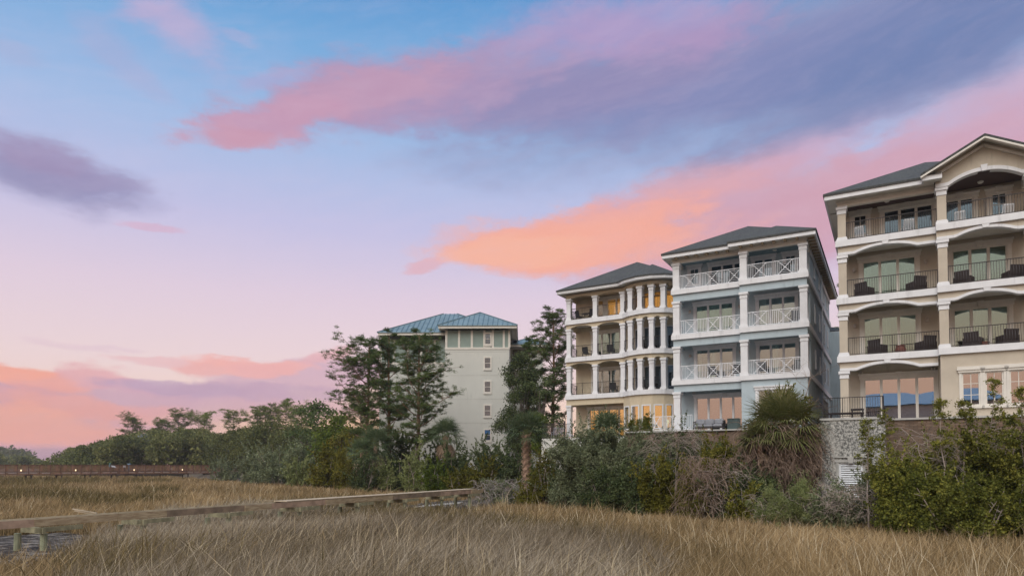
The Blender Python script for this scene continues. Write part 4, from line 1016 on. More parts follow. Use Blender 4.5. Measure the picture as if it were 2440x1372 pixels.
def slingchair():
    r = empty('patio_chair', (0, 0, 0))
    MB().box(-.26, .26, -.26, .24, .40, .44).build('seat', M_BLACK, r)
    b = MB(); b.add([(-.27, .2, .42), (.27, .2, .42), (.27, .24, .42), (-.27, .24, .42), (-.29, .34, .98), (.29, .34, .98), (.29, .38, .98), (-.29, .38, .98)], [(0, 3, 2, 1), (4, 5, 6, 7), (0, 1, 5, 4), (1, 2, 6, 5), (2, 3, 7, 6), (3, 0, 4, 7)]); b.build('backrest', M_BLACK, r)
    for x in (-1, 1):
        for y in (-.25, .24): MB().bar((x*.28, y, 0), (x*.28, y, .64 if y < 0 else .5), .035, .035, (1, 0, 0)).build('leg', M_IRON, r)
        MB().bar((x*.3, -.28, .65), (x*.3, .28, .66), .06, .03).build('armrest', M_IRON, r)
    return r
def ptable():
    r = empty('side_table', (0, 0, 0)); MB().lathe((0, 0, .68), [(.33, 0), (.33, .03)], 16).build('table_top', M_IRON, r)
    for k in range(4): a = k*math.pi/2+.7; MB().bar((.25*math.cos(a), .25*math.sin(a), 0), (.1*math.cos(a), .1*math.sin(a), .68), .03, .03).build('leg', M_IRON, r)
    return r
PROTO = {}
def furn(h, kind, px_, fl, depth, rz, label, group):
    mk, cat = {'arm': (armchair, 'armchair'), 'rock': (rocker, 'rocking chair'), 'sling': (slingchair, 'chair'), 'table': (ptable, 'table')}[kind]
    if kind in PROTO: o = copy_tree(PROTO[kind])
    else: o = mk(); PROTO[kind] = o
    t = local_t(h, px_, depth); o.location = to_world(h, t, depth, FL[fl]+(.0 if fl == 0 else -.02))
    o.rotation_euler = (0, 0, -HA[h.name][2]+R(rz)); tag(o, label, cat, group)
    if kind == 'rock': o.scale = (.82, .82, .85)
G1, G2, G3 = 'wicker armchairs on the tan house balconies', 'white rocking chairs on the tan house top balcony', 'black chairs on the blue house balconies'
G4 = 'dark chairs on the yellow house balconies'
furn(H3, 'rock', 2062, 3, 1.1, 160, 'white rocking chair before the small left window on the tan house top balcony', G2)
furn(H3, 'rock', 2172, 3, 1.1, 195, 'white rocking chair before the three pane door on the tan house top balcony', G2)
furn(H3, 'rock', 2302, 3, 1.1, 170, 'white rocking chair just right of the middle column on the tan house top balcony', G2)
furn(H3, 'rock', 2412, 3, 1.1, 190, 'white rocking chair below the small right window of the tan house top balcony', G2)
for f_, xs_, nm in ((2, (2066, 2192, 2306, 2426), 'third floor'), (1, (2095, 2212, 2325, 2408), 'second floor')):
    for x_, rz_, wh in zip(xs_, (150, 215, 160, 205), ('left in the left hand', 'right in the left hand', 'left in the right hand', 'right in the right hand')):
        furn(H3, 'arm', x_, f_, .65, rz_, f'dark wicker armchair {wh} tan house {nm} balcony', G1)
furn(H2, 'sling', 1712, 3, .7, 150, 'black chair at the middle of the blue house top left balcony', G3)
furn(H2, 'sling', 1752, 3, .7, 200, 'black chair near the middle column on the blue house top left balcony', G3)
furn(H2, 'sling', 1800, 3, .4, 160, 'black chair right of the middle column on the blue house top right balcony', G3)
furn(H2, 'sling', 1876, 3, .5, 200, 'black chair below the small window on the blue house top right balcony', G3)
furn(H2, 'sling', 1898, 2, .4, 200, 'black chair by the right column of the blue house third floor balcony', G3)
furn(H2, 'sling', 1702, 1, .7, 170, 'black chair behind the middle cross of the blue house second floor left balcony', G3)
furn(H2, 'sling', 1760, 1, .7, 190, 'black chair beside the middle column of the blue house second floor left balcony', G3)
furn(H2, 'sling', 1823, 1, .5, 170, 'black chair behind the left cross of the blue house second floor right balcony', G3)
furn(H2, 'sling', 1904, 1, .5, 200, 'black chair by the right column of the blue house second floor right balcony', G3)
furn(H1, 'sling', 1383, 3, .8, 150, 'dark chair at the left end of the yellow house top balcony', G4)
furn(H1, 'table', 1398, 3, .9, 0, 'round dark table between chairs on the yellow house top balcony', None)
furn(H1, 'sling', 1411, 3, .8, 220, 'dark chair left of the second column on the yellow house top balcony', G4)
furn(H1, 'sling', 1400, 2, .8, 170, 'dark chair left of the second column on the yellow house third floor balcony', G4)
furn(H1, 'sling', 1457, 2, .8, 190, 'dark chair right of the second column on the yellow house third floor balcony', G4)
furn(H1, 'sling', 1463, 1, .8, 190, 'dark chair right of the second column on the yellow house second floor balcony', G4)
furn(H1, 'sling', 1533, 2, .2, 180, 'dark chair in the bow of the yellow house third floor balcony', G4)
furn(H1, 'sling', 1534, 1, .2, 180, 'dark chair in the bow of the yellow house second floor balcony', G4)
# pots and stool
def pot(h, px_, fl, label, cat, name, prof):
    t = local_t(h, px_, .6); e = empty(name, to_world(h, t, .6, FL[fl]-.02)); tag(e, label, cat)
    MB().lathe((0, 0, 0), prof, 14).build('bowl', M_CLAY, e, True); MB().lathe((0, 0, prof[-1][1]-.01), [(prof[-1][0]+.03, 0), (prof[-1][0]+.03, .05), (prof[-1][0]-.03, .051)], 14).build('rim', M_CLAY, e)
pot(H3, 2151, 1, 'reddish brown barrel stool between two wicker armchairs on tan house second floor', 'stool', 'barrel_stool', [(.2, 0), (.26, .14), (.27, .3), (.2, .48)])
pot(H3, 2352, 2, 'low round clay bowl on the tan house third floor right balcony', 'pot', 'fire_bowl', [(.14, 0), (.3, .1), (.36, .24)])
pot(H3, 2352, 1, 'small dark round basket between armchairs on tan house second floor right balcony', 'basket', 'wicker_basket', [(.2, 0), (.24, .14), (.2, .34)])
# sofa on the blue house patio
def sofa():
    t0, t1 = local_t(H2, 1655, -1.0), local_t(H2, 1727, -1.0); w_ = t1-t0
    r = local_thing(H2, 'outdoor_sofa', 'long grey cushioned sofa with dark slatted ends on the blue house patio', 'sofa', t0, -1.0, 5.38)
    f = MB(); f.box(0, w_, -.4, .4, .16, .22); f.box(0, w_, .34, .4, .22, .7)
    for x in (0, w_-.06):
        for y in (-.4, .34): f.box(x, x+.06, y, y+.06, 0, .16)
        for k in range(4): f.box(x, x+.06, -.38, .34, .26+k*.1, .32+k*.1)
    f.build('frame', M_IRON, r)
    for k in range(3):
        a = .07+(w_-.14)*k/3; b = a+(w_-.14)/3-.02
        for nm, (y0, y1, z0, z1) in (('seat_cushion', (-.38, .2, .222, .42)), ('back_cushion', (.16, .335, .43, .80))):
            bm = bmesh.new(); bmesh.ops.create_cube(bm, size=1, matrix=Matrix.Translation(((a+b)/2, (y0+y1)/2, (z0+z1)/2)) @ Matrix.Diagonal((b-a, y1-y0, z1-z0, 1)))
            bmesh.ops.bevel(bm, geom=bm.edges[:], offset=.05, segments=3, affect='EDGES'); me = bpy.data.meshes.new(nm); bm.to_mesh(me); bm.free(); link(nm, me, M_CUSH, r)
    p = local_thing(H2, 'planter_box', 'square dark green planter box at the right end of the grey sofa', 'planter', t1+.25, -1.0, 5.38)
    MB().box(0, .75, -.3, .35, 0, .72).build('box', mat('dark_green_planter', (.05, .075, .075), .6, .2), p); MB().box(-.02, .77, -.32, .37, .721, .76).build('rim', mat('dark_green_planter', (.05, .075, .075)), p)
sofa()
# lounger and small table on the tan house patio
lg = local_thing(H3, 'sun_lounger', 'dark woven sun lounger with raised back behind the patio railing of the tan house', 'lounger', local_t(H3, 1975, -2.8), -2.8, 5.41)
f = MB(); f.box(0, 1.7, -.3, .3, .22, .30)
for x in (.1, 1.55):
    for y in (-.28, .24): f.box(x, x+.05, y, y+.05, 0, .22)
f.build('frame', M_WICKER, lg); MB().add([(0, -.3, .3), (0, .3, .3), (-.5, .3, .95), (-.5, -.3, .95), (.06, -.3, .3), (.06, .3, .3), (-.44, .3, .97), (-.44, -.3, .97)], [(0, 1, 2, 3), (7, 6, 5, 4), (0, 3, 7, 4), (1, 5, 6, 2), (3, 2, 6, 7)]).build('backrest', M_WICKER, lg)
tb = local_thing(H3, 'side_table', 'low dark square table beside the sun lounger on the tan house patio', 'table', local_t(H3, 2045, -2.6), -2.6, 5.41)
MB().box(-.3, .3, -.3, .3, .42, .5).build('table_top', M_WICKER, tb)
for x in (-.28, .22):
    for y in (-.28, .22): MB().box(x, x+.06, y, y+.06, 0, .42).build('leg', M_WICKER, tb)
# patio chair of the yellow house
for px_, lb in ((1322, 'light garden chair behind the mesh fence, left one of two'), (1334, 'light garden chair behind the mesh fence, right one of two')):
    e = copy_tree(PROTO['rock']); t = local_t(H1, px_, 0); e.location = to_world(H1, t, 0, 5.35); e.name = 'garden_chair'; e.rotation_euler = (0, 0, R(200)); tag(e, lb, 'chair', 'garden chairs behind the mesh fence')
# ------------------------------------------------------------------ unfinished walkway
LF, RG = pt(-330, HOR, 19.0), pt(1135, HOR, 48.0)
P0 = Vector((LF.x, LF.y, 0)); P1 = Vector((RG.x, RG.y, 0)); WD = (P1-P0).normalized(); WN = Vector((-WD.y, WD.x, 0)); WLn = (P1-P0).length
def wz(s): return .98+.16*s/WLn
wk = empty('unfinished_walkway', P0); tag(wk, 'long unfinished timber walkway frame without deck boards crossing the marsh on pilings', 'walkway')
wk_inv = -P0
def WP(s, n, z): return WD*s+WN*n+Vector((0, 0, z))
random.seed(3)
s = 0; seg_n = 0
while s < WLn-.5:
    L_ = min(4.2+random.random(), WLn-s)
    for nn in (-.0, .75):
        e_ = (random.random()-.5)*.03
        MB().bar(WP(s, nn+e_, wz(s)), WP(s+L_+(.0), nn+e_, wz(s+L_)), .045, .25).build('stringer', (mat('pinkish_lumber', (.40, .28, .21), .85, .25, 2.2, bump=.3), M_WOODNEW, mat('dark_lumber', (.24, .18, .13), .85, .3, 2.2))[seg_n % 3] if nn < .1 else mat('pale_lumber', (.52, .44, .31), .85, .2, 2.2), wk)
    if random.random() < .55:
        MB().bar(WP(s+L_-.7, -.06, wz(s)+.0), WP(s+L_+.8, -.06, wz(s+L_)-.0), .045, .26).build('splice_board', M_WOODNEW, wk)
    s += L_; seg_n += 1
# rim and top plate give the far half its solid look
MB().bar(WP(WLn*.47, .40, wz(WLn*.45)+.165), WP(WLn, .40, wz(WLn)+.165), .86, .035).build('deck_strip', M_PLANK, wk)
pls = [4.75, 8.3, 12.2, 16.3, 20.5, 24.7, 28.6, 32.0, 35.0, 37.5, 39.6, 42.0, 44.3, 46.5]
for s_ in pls:
    if s_ > WLn-.3: continue
    for nn in (-.02, .9):
        r_ = .115; c0 = WP(s_+(0 if nn < 0 else -.35), nn, -.3)
        zt = wz(s_)-.155
        MB().tube([c0, c0+Vector((0, 0, .3+zt-.22))], [r_*1.05, r_*.97], 10).build('piling', M_PILE, wk, False)
    MB().bar(WP(s_-.1, -.25, wz(s_)-.27), WP(s_-.1, 1.15, wz(s_)-.27), .09, .2).build('cross_beam', M_WOODGRN, wk)
    MB().bar(WP(s_-.35, -.14, wz(s_)-.24), WP(s_+1.2, -.14, wz(s_)-.22), .05, .16).build('ledger', M_WOODGRN, wk)
for px_, y0_, y1_, x1_, lb in ((173, 1212, 1222, 220, 'upper loose plank tilted up from the unfinished walkway'), (178, 1216, 1226, 222, 'lower loose plank tilted up from the unfinished walkway')):
    a = pt(px_, y0_, 27.6); b = pt(x1_, y1_, 27.6)
    MB().bar(a, b+Vector((0, .3, -.02)), .16, .04).build('loose_plank', M_PLANK).name; o = bpy.context.view_layer.objects; ob = COL.objects[-1]; tag(ob, lb, 'plank', 'loose planks on the walkway')
a = pt(632, 1192, 35.5); b = pt(700, 1193, 36.5); ob = MB().bar(a, b, .14, .04).build('loose_plank', M_PLANK); tag(ob, 'loose plank lying flat across the middle of the unfinished walkway', 'plank')
for k in range(2):
    a = gp(985+k*22, 1211-k*3); b = gp(1096+k*6, 1203-k*3); ob = MB().tube([(*a, .09), (*b, .13)], .05, 8).build('drain_pipe', mat('pale_pvc', (.55, .53, .5), .5)); tag(ob, ('front' if k == 0 else 'rear')+' pale pipe lying on the mud under the walkway end', 'pipe', 'pipes on the mud')

# ------------------------------------------------------------------ far boardwalk
B0 = pt(-420, HOR, 104); B1 = pt(640, HOR, 172)
b0 = Vector((B0.x, B0.y, 0)); BD = Vector((B1.x-B0.x, B1.y-B0.y, 0)); BL = BD.length; BD.normalize(); BN = Vector((-BD.y, BD.x, 0))
bk_ = empty('boardwalk', b0); tag(bk_, 'long red brown boardwalk bridge with picket railings crossing the marsh in the distance', 'bridge')
def BP(s, n, z): return BD*s+BN*n+Vector((0, 0, z))
DZ = 1.75
MB().bar(BP(0, 1.25, DZ-.06), BP(BL, 1.25, DZ-.06), 2.5, .1).build('deck', M_WOODRED, bk_)
MB().bar(BP(0, -.05, DZ-.28), BP(BL, -.05, DZ-.28), .1, .3).build('edge_beam', M_WOODRED, bk_)
for side, nn in ((0, 0.0), (1, 2.5)):
    rl = MB(); rl.bar(BP(0, nn, DZ+1.42), BP(BL, nn, DZ+1.42), .2, .06); rl.bar(BP(0, nn, DZ+.12), BP(BL, nn, DZ+.12), .06, .1)
    rl_o = rl.build('railing', mat('dark_red_brown', (.17, .095, .07), .8, .2), bk_)
    pk = MB(); n = int(BL/(.19 if side == 0 else .17))
    for k in range(n):
        q = BP(BL*k/n, nn+.03, DZ+.12); pk.bar(q, q+Vector((0, 0, 1.28)), .055 if side == 0 else .10, .025, BN)
    pk.build('pickets', M_WOODRED, rl_o)
npost = int(BL/1.83); ps = MB()
for k in range(npost+1):
    q = BP(k*1.83, -.1, DZ-.55); ps.bar(q, q+Vector((0, 0, 2.0)), .1, .1, BN)
po_ = ps.build('rail_posts', MATS['dark_red_brown'], bk_); tag(po_, kind='stuff')
pa = MB()
for k in range(npost):
    if k % 7 == 3: continue
    L_ = .9+.5*random.random(); s0 = k*1.83+.3*random.random()+.1; pa.bar(BP(s0, -.115, DZ-.16), BP(s0+L_+.1, -.115, DZ-.16), .03, .1)
pa.build('pale_edge_boards', mat('pale_grey_wood', (.5, .42, .4), .8, .15), bk_)
for k in range(int(BL/5.2)):
    s0 = 2+k*5.2; m_ = MB()
    for nn in (.1, 2.3): m_.tube([BP(s0, nn, -.3), BP(s0, nn, DZ-.4)], .16, 8)
    m_.bar(BP(s0, -.2, DZ-.52), BP(s0, 2.7, DZ-.52), .3, .22)
    m_.build('piling_bent', M_BARKD, bk_)
sg = MB()
for k in range(int(BL/9)):
    s0 = 1+k*9.0; pp = [BP(s0+j*1.1, -.2, DZ-.45-.16*math.sin(j/8*math.pi)) for j in range(9)]; sg.tube(pp, .05, 5)
sg.build('sagging_cable', MATS['dark_red_brown'], bk_)
def bs(px_):  # along-bridge coordinate seen at a pixel column
    k = (px_-1220)/F; return (k*b0.y-b0.x)/(BD.x-k*BD.y)
for i, px_ in enumerate((50, 180, 319, 434, 502)):
    s0 = bs(px_); e = empty('boardwalk_lamp', b0+BP(s0, -.2, DZ+.22))
    tag(e, ['leftmost small lit lamp on the boardwalk rail', 'second small lit lamp on the boardwalk rail from the left', 'third small lit lamp on the boardwalk rail, under the sign panels', 'fourth small lit lamp on the boardwalk rail from the left', 'rightmost small lit lamp on the boardwalk rail, beside the shrub'][i], 'lamp', 'small lamps along the boardwalk rail')
    MB().lathe((0, 0, 0), [(.06, 0), (.09, .06), (.09, .24), (.06, .3)], 10).build('bulb', M_BULB, e); MB().lathe((0, 0, .3), [(.16, 0), (.05, .08)], 10).build('cap', M_IRON, e)
# sign panels and bench on the boardwalk
for px_, lb, tilt in ((283, 'tilted pale interpretive panel right of the person on the boardwalk', 1), (309, 'upright white panel standing on the boardwalk beside the viewer', 0)):
    e = empty('sign_panel', b0+BP(bs(px_), 2.0, DZ), math.atan2(BD.y, BD.x)); tag(e, lb, 'sign', 'sign panels on the boardwalk')
    if tilt: MB().add([(-.45, -.25, 1.0), (.45, -.25, .85), (.45, .25, 1.2), (-.45, .25, 1.35), (-.45, -.25, .95), (.45, -.25, .8), (.45, .25, 1.15), (-.45, .25, 1.3)], [(0, 1, 2, 3), (7, 6, 5, 4), (0, 4, 5, 1), (1, 5, 6, 2), (2, 6, 7, 3), (3, 7, 4, 0)]).build('panel', mat('panel_white', (.6, .58, .58), .6), e)
    else: MB().box(-.25, .25, -.03, .03, .9, 1.3).build('panel', mat('panel_white', (.6, .58, .58), .6), e)
    MB().box(-.05, .05, -.05, .05, 0, .9).build('post', M_IRON, e)
e = empty('viewing_scope', b0+BP(bs(320), 2.0, DZ)); tag(e, 'blue grey coin viewer on a post right of the sign panels', 'viewer')
MB().tube([(0, 0, 0), (0, 0, 1.35)], .06, 8).build('post', mat('scope_blue', (.12, .2, .28), .5), e); MB().tube([(-.35, 0, 1.55), (.3, .05, 1.6)], [.1, .14], 8).box(-.1, .1, -.08, .08, 1.35, 1.55).build('scope', MATS['scope_blue'], e)
e = empty('bench', b0+BP(bs(345), 1.9, DZ), math.atan2(BD.y, BD.x)); tag(e, 'long grey bench against the far rail of the boardwalk', 'bench')
MB().box(-2.8, 2.8, -.25, .25, .42, .48).build('seat', mat('grey_bench', (.33, .32, .33), .8), e)
for x in (-2.6, 0, 2.6): MB().box(x-.05, x+.05, -.2, .2, 0, .42).build('leg', MATS['grey_bench'], e)
# person
def person():
    e = empty('person', b0+BP(bs(266), .55, DZ-.01), math.atan2(BD.y, BD.x)+R(10)); tag(e, 'person in a turquoise jacket and dark trousers standing at the boardwalk railing', 'person')
    bm = bmesh.new(); lay = bm.verts.layers.skin.verify() if hasattr(bm.verts.layers, 'skin') else None
    J = {'pel': (0, 0, .95, .15), 'ab': (0, 0, 1.12, .14), 'ch': (0, .01, 1.36, .17), 'nk': (0, .01, 1.5, .065), 'hd': (0, -.01, 1.62, .10), 'top': (0, -.01, 1.73, .085),
      'shl': (-.19, .01, 1.42, .075), 'ell': (-.25, .0, 1.14, .055), 'wrl': (-.16, -.22, 1.06, .04), 'hal': (-.12, -.3, 1.08, .04),
      'shr': (.19, .01, 1.42, .075), 'elr': (.25, .0, 1.14, .055), 'wrr': (.16, -.22, 1.06, .04), 'har': (.12, -.3, 1.08, .04),
      'hil': (-.1, 0, .88, .1), 'knl': (-.1, -.01, .5, .07), 'anl': (-.1, .02, .09, .05), 'tol': (-.11, -.14, .04, .045),
      'hir': (.1, 0, .88, .1), 'knr': (.11, -.03, .5, .07), 'anr': (.12, .0, .09, .05), 'tor': (.13, -.16, .04, .045)}
    E_ = [('pel', 'ab'), ('ab', 'ch'), ('ch', 'nk'), ('nk', 'hd'), ('hd', 'top'), ('ch', 'shl'), ('shl', 'ell'), ('ell', 'wrl'), ('wrl', 'hal'), ('ch', 'shr'), ('shr', 'elr'), ('elr', 'wrr'), ('wrr', 'har'), ('pel', 'hil'), ('hil', 'knl'), ('knl', 'anl'), ('anl', 'tol'), ('pel', 'hir'), ('hir', 'knr'), ('knr', 'anr'), ('anr', 'tor')]
    bm.free(); ks = list(J); me = bpy.data.meshes.new('body'); me.from_pydata([J[k][:3] for k in ks], [(ks.index(a), ks.index(b)) for a, b in E_], [])
    o = link('body', me, None, e)
    o.modifiers.new('skin', 'SKIN'); o.modifiers.new('sub', 'SUBSURF').levels = 1
    if not me.skin_vertices: 
        b2 = bmesh.new(); b2.from_mesh(me); b2.verts.layers.skin.verify(); b2.to_mesh(me); b2.free()
    for i, k in enumerate(ks): r = J[k][3]; me.skin_vertices[0].data[i].radius = (r, r*.85)
    me.skin_vertices[0].data[0].use_root = True
    m = bpy.data.materials.new('clothed_person'); m.use_nodes = True; t = NT(m.node_tree); bs_ = m.node_tree.nodes['Principled BSDF']
    tc = t.n('ShaderNodeTexCoord'); sp = t.n('ShaderNodeSeparateXYZ'); t.put(sp.inputs[0], tc.outputs['Object'])
    c = t.ramp(t.m('MULTIPLY', sp.outputs[2], .5), [(0, (.03, .03, .035)), (.05, (.03, .035, .06)), (.47, (.03, .035, .06)), (.475, (.10, .36, .42)), (.755, (.10, .36, .42)), (.76, (.45, .28, .2)), (1, (.45, .28, .2))])
    t.put(bs_.inputs['Base Color'], c); me.materials.append(m)
    MB().lathe((0, 0, 1.6), [(.105, 0), (.125, .05), (.12, .13), (.06, .19)], 12).build('hood', mat('turquoise_cap', (.05, .28, .26), .8), e, True)
person()

# ------------------------------------------------------------------ vegetation generators
def rdir(rng, n):
    v = rng.normal(size=(n, 3)); return v/np.linalg.norm(v, axis=1, keepdims=True)
def leaves(P, size, rng, aspect=.5, jitter=.4, dirs=None):
    n = len(P); d = rdir(rng, n) if dirs is None else dirs
    q = rdir(rng, n); s_ = np.cross(d, q); s_ /= np.linalg.norm(s_, axis=1, keepdims=True)+1e-9
    L = size*(1+jitter*rng.uniform(-1, 1, (n, 1))); a = d*L; b = s_*L*aspect*.5
    return np.stack([P-a*.5, P+b, P+a*.5, P-b], 1)
def blob_leaves(rng, cs, rs, n, size, aspect=.5, shell=.55, flat=1.0):
    out = []; n = n if shell < .2 else COV*(n/200)**.5/(.5*size*size*aspect)
    for c, r in zip(cs, rs):
        k = max(8, int(n*r*r)); d = rdir(rng, k); rad = r*(shell+(1-shell)*rng.uniform(0, 1, (k, 1)))*(1+.18*rng.normal(size=(k, 1)))
        p = np.array(c)+d*rad*np.array([1, 1, flat])
        out.append(leaves(p, size, rng, aspect))
    return np.concatenate(out)
COV = 6.0
def bush_mesh(kind, seed, w_, dpt, h_, n, size, blobs, spiky=0, aspect=.5, br=.26):
    """crown of many leaning plumes: clumps of leaves strung along branches fanning up and out"""
    rng = np.random.default_rng(seed); cs = []; rs = []; npl = max(7, blobs//4)
    ax, ay = rng.uniform(-.12, .12, 2)
    for i in range(npl):
        a = i*2.4+rng.uniform(-.5, .5); q = math.sqrt((i+.5)/npl)*rng.uniform(.8, 1.12)
        hz = h_*(1.0-.42*q*q)*rng.uniform(.72, 1.04)*(1+.35*ax*math.cos(a))
        tip = np.array([math.cos(a)*q*w_*.47, math.sin(a)*q*dpt*.47, hz]); base = np.array([tip[0]*.35+ax*w_*.3, tip[1]*.35, 0]); side = rng.normal(size=3)*.12*w_
        k = int(rng.integers(5, 9)); r0 = min(w_, h_)*br*rng.uniform(.45, .8)
        for j in range(k):
            t = .22+.76*j/(k-1); p = base*(1-t)**1.3+tip*(1-(1-t)**1.3)+side*math.sin(t*3)*(1-t)+rng.normal(size=3)*.05*w_
            cs.append(tuple(p)); rs.append(r0*(1.15-.72*t)*rng.uniform(.75, 1.2))
    for i in range(npl):      # skirt near the ground
        a = rng.uniform(0, 6.28); q = rng.uniform(.5, 1); cs.append((math.cos(a)*q*w_*.45, math.sin(a)*q*dpt*.45, h_*rng.uniform(.05, .35))); rs.append(min(w_, h_)*br*rng.uniform(.35, .65))
    V = blob_leaves(rng, cs, rs, n, size, aspect, .35)
    ex = []
    for i in range(spiky):
        c = np.array(cs[int(rng.integers(0, len(cs)))]); d = np.array([c[0]/w_, c[1]/dpt, .8])+rng.normal(size=3)*.35; d /= np.linalg.norm(d)
        L = rng.uniform(.12, .38)*min(w_, h_); k = int(14+26*L); t = rng.uniform(0, 1, (k, 1)); p = c+d*(.1*min(w_, h_)+t*L)+rng.normal(size=(k, 3))*.06*(1.3-t)
        ex.append(leaves(p, size, rng, aspect))
    if ex: V = np.concatenate([V]+ex)
    return V
def stems(rng, w_, dpt, h_, n, r0, top=.75):
    mb = MB()
    for i in range(n):
        a = rng.uniform(0, 2*math.pi); q = rng.uniform(.1, .85)
        e = Vector((math.cos(a)*q*w_/2, math.sin(a)*q*dpt/2, h_*top*rng.uniform(.6, 1.1)))
        b = Vector((e.x*.25, e.y*.25, -.1)); m = b.lerp(e, .5)+Vector((rng.normal()*.15, rng.normal()*.15, rng.uniform(0, .2)))*min(1.5, h_*.3)
        mb.tube([b, m, e], [r0, r0*.6, r0*.2], 5)
        for j in range(2):
            f = m.lerp(e, rng.uniform(.1, .7)); g_ = f+Vector((rng.normal()*.3, rng.normal()*.3, rng.uniform(.1, .5)))*h_*.18; mb.tube([f, g_], [r0*.4, r0*.12], 4)
    return mb
def gz1(x, y): return float(ground_z(np.array([x]), np.array([y]))[0])
def bush(name, label, x0, x1, ytop, D, m, seed, n=170, size=.1, blobs=36, spiky=30, dpt=None, group=None, stem=9, zb=None, twig=None, aspect=.62, cat='shrub', br=.26):
    a, b = pt(x0, HOR, D), pt(x1, HOR, D); c = (a+b)/2; w_ = (b-a).length
    z0 = gz1(c.x, c.y) if zb is None else zb; h_ = CAMZ+(HOR-ytop)/F*D-z0
    e = empty(name, (c.x, c.y, z0)); tag(e, label, cat, group)
    dpt = dpt or w_*.8
    size = size*1.25; w_ *= 1.08
    V = bush_mesh(name, seed, w_, dpt, h_, n, size, blobs, spiky*2, aspect, br); V[..., 2] = np.maximum(V[..., 2], -.1)
    npmesh('foliage', V, 4, m, e)
    stems(np.random.default_rng(seed+1), w_, dpt, h_, stem, .05, .8).build('stem', twig or M_TWIG, e)
    return e
def tangle(e, rng, w_, dpt, h_, n, m, r0=.012, name='twigs', droop=.5, z0=0):
    """a mass of thin curving bare twigs"""
    mb = MB()
    for i in range(n):
        a = rng.uniform(0, 2*math.pi); q = math.sqrt(rng.uniform(0, 1)); zt = rng.uniform(.2, 1)
        p = Vector((math.cos(a)*q*w_/2, math.sin(a)*q*dpt/2, z0+h_*zt)); d = Vector((rng.normal(), rng.normal(), rng.normal()*.6-droop*.2)).normalized(); pts_ = [p]
        L = rng.uniform(.12, .35)*h_
        for j in range(4): d = (d+Vector((rng.normal()*.35, rng.normal()*.35, rng.normal()*.25-droop*.35))).normalized(); pts_.append(pts_[-1]+d*L/3)
        mb.tube(pts_, [r0*1.3, r0, r0*.9, r0*.7, r0*.5], 3, False)
    return mb.build(name, m, e)

# ---- pines
def pine_data(seed, H, spread, crown0=.35, nb=34, lean=.02, clump=.5, nn=25, shape='cone', thin=1.0, sub=5.0, bias=(0, 0)):
    rng = np.random.default_rng(seed); tr = MB(); tips = []
    k = 9; tp = []
    px_, py_ = 0, 0
    for i in range(k+1):
        z = H*i/k; px_ += rng.normal()*lean*H/k*3; py_ += rng.normal()*lean*H/k*3; tp.append(Vector((px_, py_, z)))
    r0 = H*.014*thin
    tr.tube(tp, [r0*(1-.85*i/k)+.015 for i in range(k+1)], 8)
    def tpos(z):
        f = max(0, min(.9999, z/H))*k; i = int(f); return tp[i].lerp(tp[i+1], f-i)
    for b in range(nb):
        f = crown0+(1-crown0)*(b+rng.uniform(0, .8))/nb; z = H*min(f, .985)
        u_ = (f-crown0)/(1-crown0)
        if shape == 'cone': L = spread*(1-.75*u_**1.3)*(.55+.45*min(1, u_*5))*rng.uniform(.6, 1.1)
        elif shape == 'flat': L = spread*math.sqrt(max(.06, 1-(2*u_-.85)**2 if u_ > .42 else .35+u_*1.5))*rng.uniform(.6, 1.1)
        elif shape == 'round': L = spread*max(.34, 1-.62*abs(2*u_-.85)**2.2)*rng.uniform(.5, 1.12)
        az = b*2.4+rng.uniform(-.5, .5); L *= 1+bias[0]*math.cos(az)+bias[1]*math.sin(az); d = Vector((math.cos(az), math.sin(az), rng.uniform(-.25, .7)+.35*u_)).normalized()
        p = tpos(z); pts_ = [p]; nseg = 4
        for j in range(nseg):
            d = (d+Vector((rng.normal()*.16, rng.normal()*.16, .12+rng.normal()*.1))).normalized(); pts_.append(pts_[-1]+d*L/nseg)
        rb = r0*.32*(1-.6*u_); tr.tube(pts_, [rb*(1-.2*j)+.006 for j in range(nseg+1)], 5, False)
        tips.append(pts_[-1])
        ns = max(4, int(L*sub))
        for j in range(ns):
            t = rng.uniform(.3, 1); q = t*nseg; i = min(int(q), nseg-1); bp_ = pts_[i].lerp(pts_[i+1], q-i)
            dd = Vector((rng.normal(), rng.normal(), rng.uniform(-.1, .8))).normalized(); LL = L*rng.uniform(.12, .34)
            ep = bp_+dd*LL; tr.tube([bp_, bp_.lerp(ep, .5)+Vector((0, 0, -.03*LL)), ep], [rb*.35+.004, rb*.25+.004, .005], 3, False)
            tips.append(ep); 
            if rng.uniform() < .6: tips.append(bp_.lerp(ep, .6))
    T = np.array([tuple(t) for t in tips]); n = len(T)
    c = np.repeat(T, nn, 0); sz = np.repeat(rng.uniform(.7, 1.3, (n, 1)), nn, 0)*clump
    d = rdir(rng, len(c)); d[:, 2] = np.abs(d[:, 2])*.8-.18
    base = c+rng.normal(size=c.shape)*.28*clump*np.array([1, 1, .6]); L = sz*rng.uniform(.5, 1, (len(c), 1))
    q = rdir(rng, len(c)); s_ = np.cross(d, q); s_ /= np.linalg.norm(s_, axis=1, keepdims=True)+1e-9
    wd = .042*clump/.42
    V = np.stack([base-s_*wd*.6, base+s_*wd*.6, base+d*L], 1)
    return tr, V
def pine(label, x, ybase, ytop, D, seed, spread, m=None, group='pine trees near the houses', bark=None, **k):
    c = pt(x, HOR, D); z0 = gz1(c.x, c.y); H = CAMZ+(HOR-ytop)/F*D-z0
    e = empty('pine_tree', (c.x, c.y, z0)); tag(e, label, 'tree', group)
    tr, V = pine_data(seed, H, spread, **k); tr.build('trunk', bark or M_BARK, e); npmesh('crown', V, 3, m or L_PINE, e); return e
